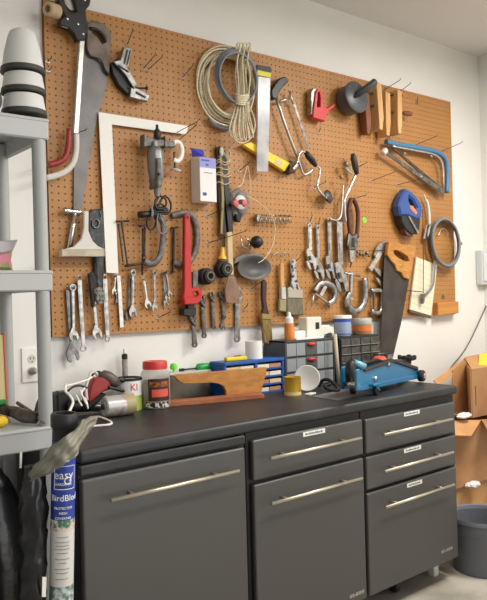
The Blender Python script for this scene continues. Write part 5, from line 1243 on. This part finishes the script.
for i in range(len(grid)-1):
    for j in range(9): f = t.faces.new((grid[i][j], grid[i+1][j], grid[i+1][j+1], grid[i][j+1])); f.smooth = True
mb = MB(); mb._merge(t); ws = mb.build('plastic_sheet', wrapm)
tag(ws, 'dusty translucent plastic sheet draped over the roll tops', 'sheet')
sm = ws.modifiers.new('s', 'SOLIDIFY'); sm.thickness = .0012
ss = ws.modifiers.new('u', 'SUBSURF'); ss.levels = ss.render_levels = 1
# dark bags under the shelf
for (ss_, w_, rx, h_, lab) in ((-.15, .17, .13, .40, 'black plastic sack standing under the shelf behind the wrapped roll'), (-.44, .17, .15, .38, 'second black plastic sack under the far left end of the shelf')):
    c = S(ss_, w_, FLOOR)
    t = MB().ball(c+V((0, 0, h_)), (rx, .12, h_), sub=4, jit=.012)
    for f in t.bm.faces: f.smooth = True
    tag(t.build('black_sack', wrapd), lab, 'sack', 'black sacks under the shelf')
# ------------------------------------------------------------------ right: boxes and bin
def pb_(name, label, lp, d0, d1, m):
    return None
o = thing('cardboard_box', 'closed cardboard box on the floor behind the trash can', 'box', at(485, 560, .3), 'cardboard boxes stacked beside the cabinets')
o.location = V((at(478, 500, .36).x, -.2, FLOOR)); LOC[o.name] = o.location.copy()
xa, xb = at(447, 500, .38).x, 2.52; z1 = at(466, 485, .38).z
MB().box(V(((xa+xb)/2, -.2, (FLOOR+z1)/2)), (xb-xa, .36, z1-FLOOR), .004).build('carton', cardb, o)
mb = MB(); mb.box(V(((xa+xb)/2+.0, -.2, z1+.0012)), (xb-xa-.01, .055, .0014), 0); mb.box(V(((xa+xb)/2, -.3808, z1-.06)), (.05, .0012, .12), 0); mb.build('tape', mat('tape_tan', (180, 140, 96), .35), o)
zB = z1+.003
o = thing('cardboard_box', 'open cardboard box stacked in the middle with a torn flap', 'box', V(((xa+xb)/2, -.22, zB)), 'cardboard boxes stacked beside the cabinets')
z2 = at(466, 424, .4).z; xa2 = at(448, 460, .4).x; xb2 = 2.5
mb = MB()
T_ = .006
for c, sz in ((V(((xa2+xb2)/2, -.397, (zB+z2)/2)), (xb2-xa2, T_, z2-zB)), (V(((xa2+xb2)/2, -.05, (zB+z2)/2)), (xb2-xa2, T_, z2-zB)), (V((xa2, -.223, (zB+z2)/2)), (T_, .35, z2-zB)), (V((xb2, -.223, (zB+z2)/2)), (T_, .35, z2-zB)), (V(((xa2+xb2)/2, -.223, zB+.003)), (xb2-xa2, .35, T_))): mb.box(c, sz, .001)
mb.build('carton', cardk, o)
MB().quads([at(454, 421, .4), at(481, 420.5, .4), at(471, 436.5, .52), at(455, 436, .5)], .004).build('flap', cardb, o, 'pale open flap')
MB().quads([at(481, 420, .4), at(505, 420, .4), at(512, 430, .5), at(488, 432, .5)], .004).build('flap', cardk, o)
o = thing('cardboard_box', 'topmost upright open cardboard box with raised flaps', 'box', V(((xa2+xb2)/2, -.2, z2)), 'cardboard boxes stacked beside the cabinets')
z2 += .004
dA, dB = .07, .34
xk = at(471.5, 390, dB).x; zk = at(471.5, 369, dB).z; xg = at(466, 380, dA).x
mb = MB(); xl3 = xg-.02
mb.box(V(((xk+2.5)/2, -dB, (z2+zk)/2)), (2.5-xk, T_, zk-z2), .001); mb.build('front_panel', cardk, o)
zb3 = at(466, 360, dA).z
mb = MB(); mb.box(V(((xl3+2.5)/2, -dA, (z2+zb3)/2)), (2.5-xl3, T_, zb3-z2), .001); mb.box(V((2.5, -(dA+dB)/2, (z2+zk)/2)), (T_, dB-dA, zk-z2), .001); mb.box(V(((xk+2.5)/2, -(dA+dB)/2, z2+.003)), (2.5-xk, dB-dA, T_), .001); mb.build('back_panel', cardb, o)
MB().quads([V((xk, -dB, z2)), V((xl3, -dA, z2)), V((xl3, -dA, zb3)), V((xk, -dB, zk))], .004).build('side_panel', cardb, o)
MB().quads([at(464.5, 358, .1), at(466.5, 364.5, .12), at(437.5, 386, .26), at(433, 381, .24)], .005).build('flap', cardb, o, 'long raised flap')
MB().px([(453, 370), (464.5, 359.5), (471.5, 369), (469, 412), (452, 413)], .19, .196, .0005).build('inner_flap', cardb, o)
MB().quads([at(464.5, 358, .1), at(500, 350, .1), at(500, 367, .33), at(471.5, 370, .33)], .005).build('top_flap', cardb, o)
MB().quads([at(479.5, 354.2, .131), at(500, 350.5, .125), at(500, 366.5, .332), at(478.2, 367, .29)], .002).build('yellow_sticker', mat('sticker_yellow', (248, 214, 30), .5), o, 'yellow sticker')
mb = MB(); mb.box(V((at(473.8, 396, dB).x+.012, -dB-.0036, at(474, 396, dB).z)), (.006, .001, .1), 0); mb.build('hand_slot', mat('slot_brown', (104, 70, 46), .8), o)
# crumpled paper
for (px_, py_, s_, lab) in ((464, 415.5, .04, 'crumpled white paper on top of the middle cardboard box'), (473, 484.5, .042, 'crumpled white paper tucked between the lower boxes')):
    t = MB().ball(at(px_, py_, .42), (s_*1.25, s_*.6, s_*.36), sub=3, jit=.14)
    tag(t.build('crumpled_paper', mat('white_paper', (228, 226, 226), .7)), lab, 'paper')
# trash can
c = atz(484, 568, FLOOR); k = kk(c); 
ztop = at(484, 513, -c.y).z-FLOOR; r0, r1 = 29.5*k, 33*k
o = thing('trash_can', 'round grey plastic trash can beside the cabinets', 'trash can', c)
MB().lathe([(0, .002), (r0*.97, .002), (r0, .012), (r0+(r1-r0)*.72, ztop*.70), (r1*.985, ztop*.72), (r1, ztop*.74), (r1, ztop*.93), (r1*.94, ztop*.93), (r0*.95, .02), (0, .02)], c, n=48).build('body', trashm, o)
MB().lathe([(r1*.95, ztop*.92), (r1*1.035, ztop*.92), (r1*1.05, ztop*.95), (r1*1.03, ztop), (r1*.97, ztop*.985), (r1*.95, ztop*.92)], c, n=48, caps=False).build('rim', mat('trash_rim', (122, 124, 132), .45), o)
# wall device and its cord
a, b = at(479.5, 250, .03), at(487.5, 285, .03)
o = thing('wall_device', 'pale grey electrical box mounted on the wall at the right corner', 'electrical box', V((a.x+.03, -.02, b.z)))
MB().box(V((a.x+.05, -.022, (a.z+b.z)/2)), (.1, .044, a.z-b.z), .008, None, 3).build('case', mat('device_grey', (206, 210, 210), .5), o)
MB().box(V((a.x+.05, -.047, (a.z+b.z)/2)), (.08, .008, (a.z-b.z)*.8), .003).build('cover', mat('device_cover', (218, 221, 220), .5), o)
tag(MB().tube(smooth([at(489, 288, .02), at(487, 303, .01), at(479, 322, .01), at(470, 341, .01), at(462, 354, .012), at(452, 366, .02), at(446, 376, .03)], 4), .0035).build('power_lead', mat('cord_grey', (98, 94, 88), .6)), 'thin grey cord running down the wall from the electrical box', 'cord')
# ------------------------------------------------------------------ light and camera
def area(name, loc, rot, sx, sy, e, col):
    l = bpy.data.lights.new(name, 'AREA'); l.shape = 'RECTANGLE'; l.size = sx; l.size_y = sy; l.energy = e; l.color = col
    o = bpy.data.objects.new(name, l); C.objects.link(o); o.location = loc; o.rotation_euler = rot; return o
area('ceiling_lamp', (2.0, -1.5, 1.47), (0, 0, 0), .5, .9, 34, (1, .97, .92))
area('ceiling_lamp_rear', (.5, -1.9, 1.47), (0, 0, 0), 1.2, .3, 20, (1, .97, .92))
w = bpy.data.worlds.new('World'); bpy.context.scene.world = w; w.use_nodes = True
nt = w.node_tree; bg = nt.nodes['Background']; bg.inputs[0].default_value = (1, .985, .96, 1)
# dim world light, bright patch added behind and right for side light and reflections
tc = nt.nodes.new('ShaderNodeTexCoord'); dt = nt.nodes.new('ShaderNodeVectorMath'); dt.operation = 'DOT_PRODUCT'; dt.inputs[1].default_value = (.8, -.6, 0)
nt.links.new(tc.outputs['Generated'], dt.inputs[0])
sx_ = nt.nodes.new('ShaderNodeSeparateXYZ'); nt.links.new(tc.outputs['Generated'], sx_.inputs[0])
def mr(src, a, b, c=0, d=1):
    m = nt.nodes.new('ShaderNodeMapRange'); m.interpolation_type = 'SMOOTHSTEP'; nt.links.new(src, m.inputs[0])
    for i, v in enumerate((a, b, c, d)): m.inputs[i+1].default_value = v
    return m.outputs[0]
def mul(x, y):
    m = nt.nodes.new('ShaderNodeMath'); m.operation = 'MULTIPLY'; nt.links.new(x, m.inputs[0]); nt.links.new(y, m.inputs[1]); return m.outputs[0]
mk = mul(mul(mr(dt.outputs['Value'], .55, .75), mr(sx_.outputs[2], .5, .35)), mr(sx_.outputs[2], -.3, -.1))
ad = nt.nodes.new('ShaderNodeMath'); ad.operation = 'MULTIPLY_ADD'; nt.links.new(mk, ad.inputs[0]); ad.inputs[1].default_value = 1.5; ad.inputs[2].default_value = .27
nt.links.new(ad.outputs[0], bg.inputs[1])
cd = bpy.data.cameras.new('Camera'); co = bpy.data.objects.new('Camera', cd); C.objects.link(co)
cd.sensor_fit = 'HORIZONTAL'; cd.sensor_width = 36; cd.lens = F*36/487; cd.clip_start = .05
M = Matrix((RT, UP, -FW)).transposed().to_4x4(); M.translation = CAM; co.matrix_world = M
sc = bpy.context.scene; sc.camera = co
sc.view_settings.view_transform = 'Standard'; sc.view_settings.look = 'None'; sc.view_settings.gamma = 1; sc.view_settings.exposure = .6
sc.view_settings.use_curve_mapping = False
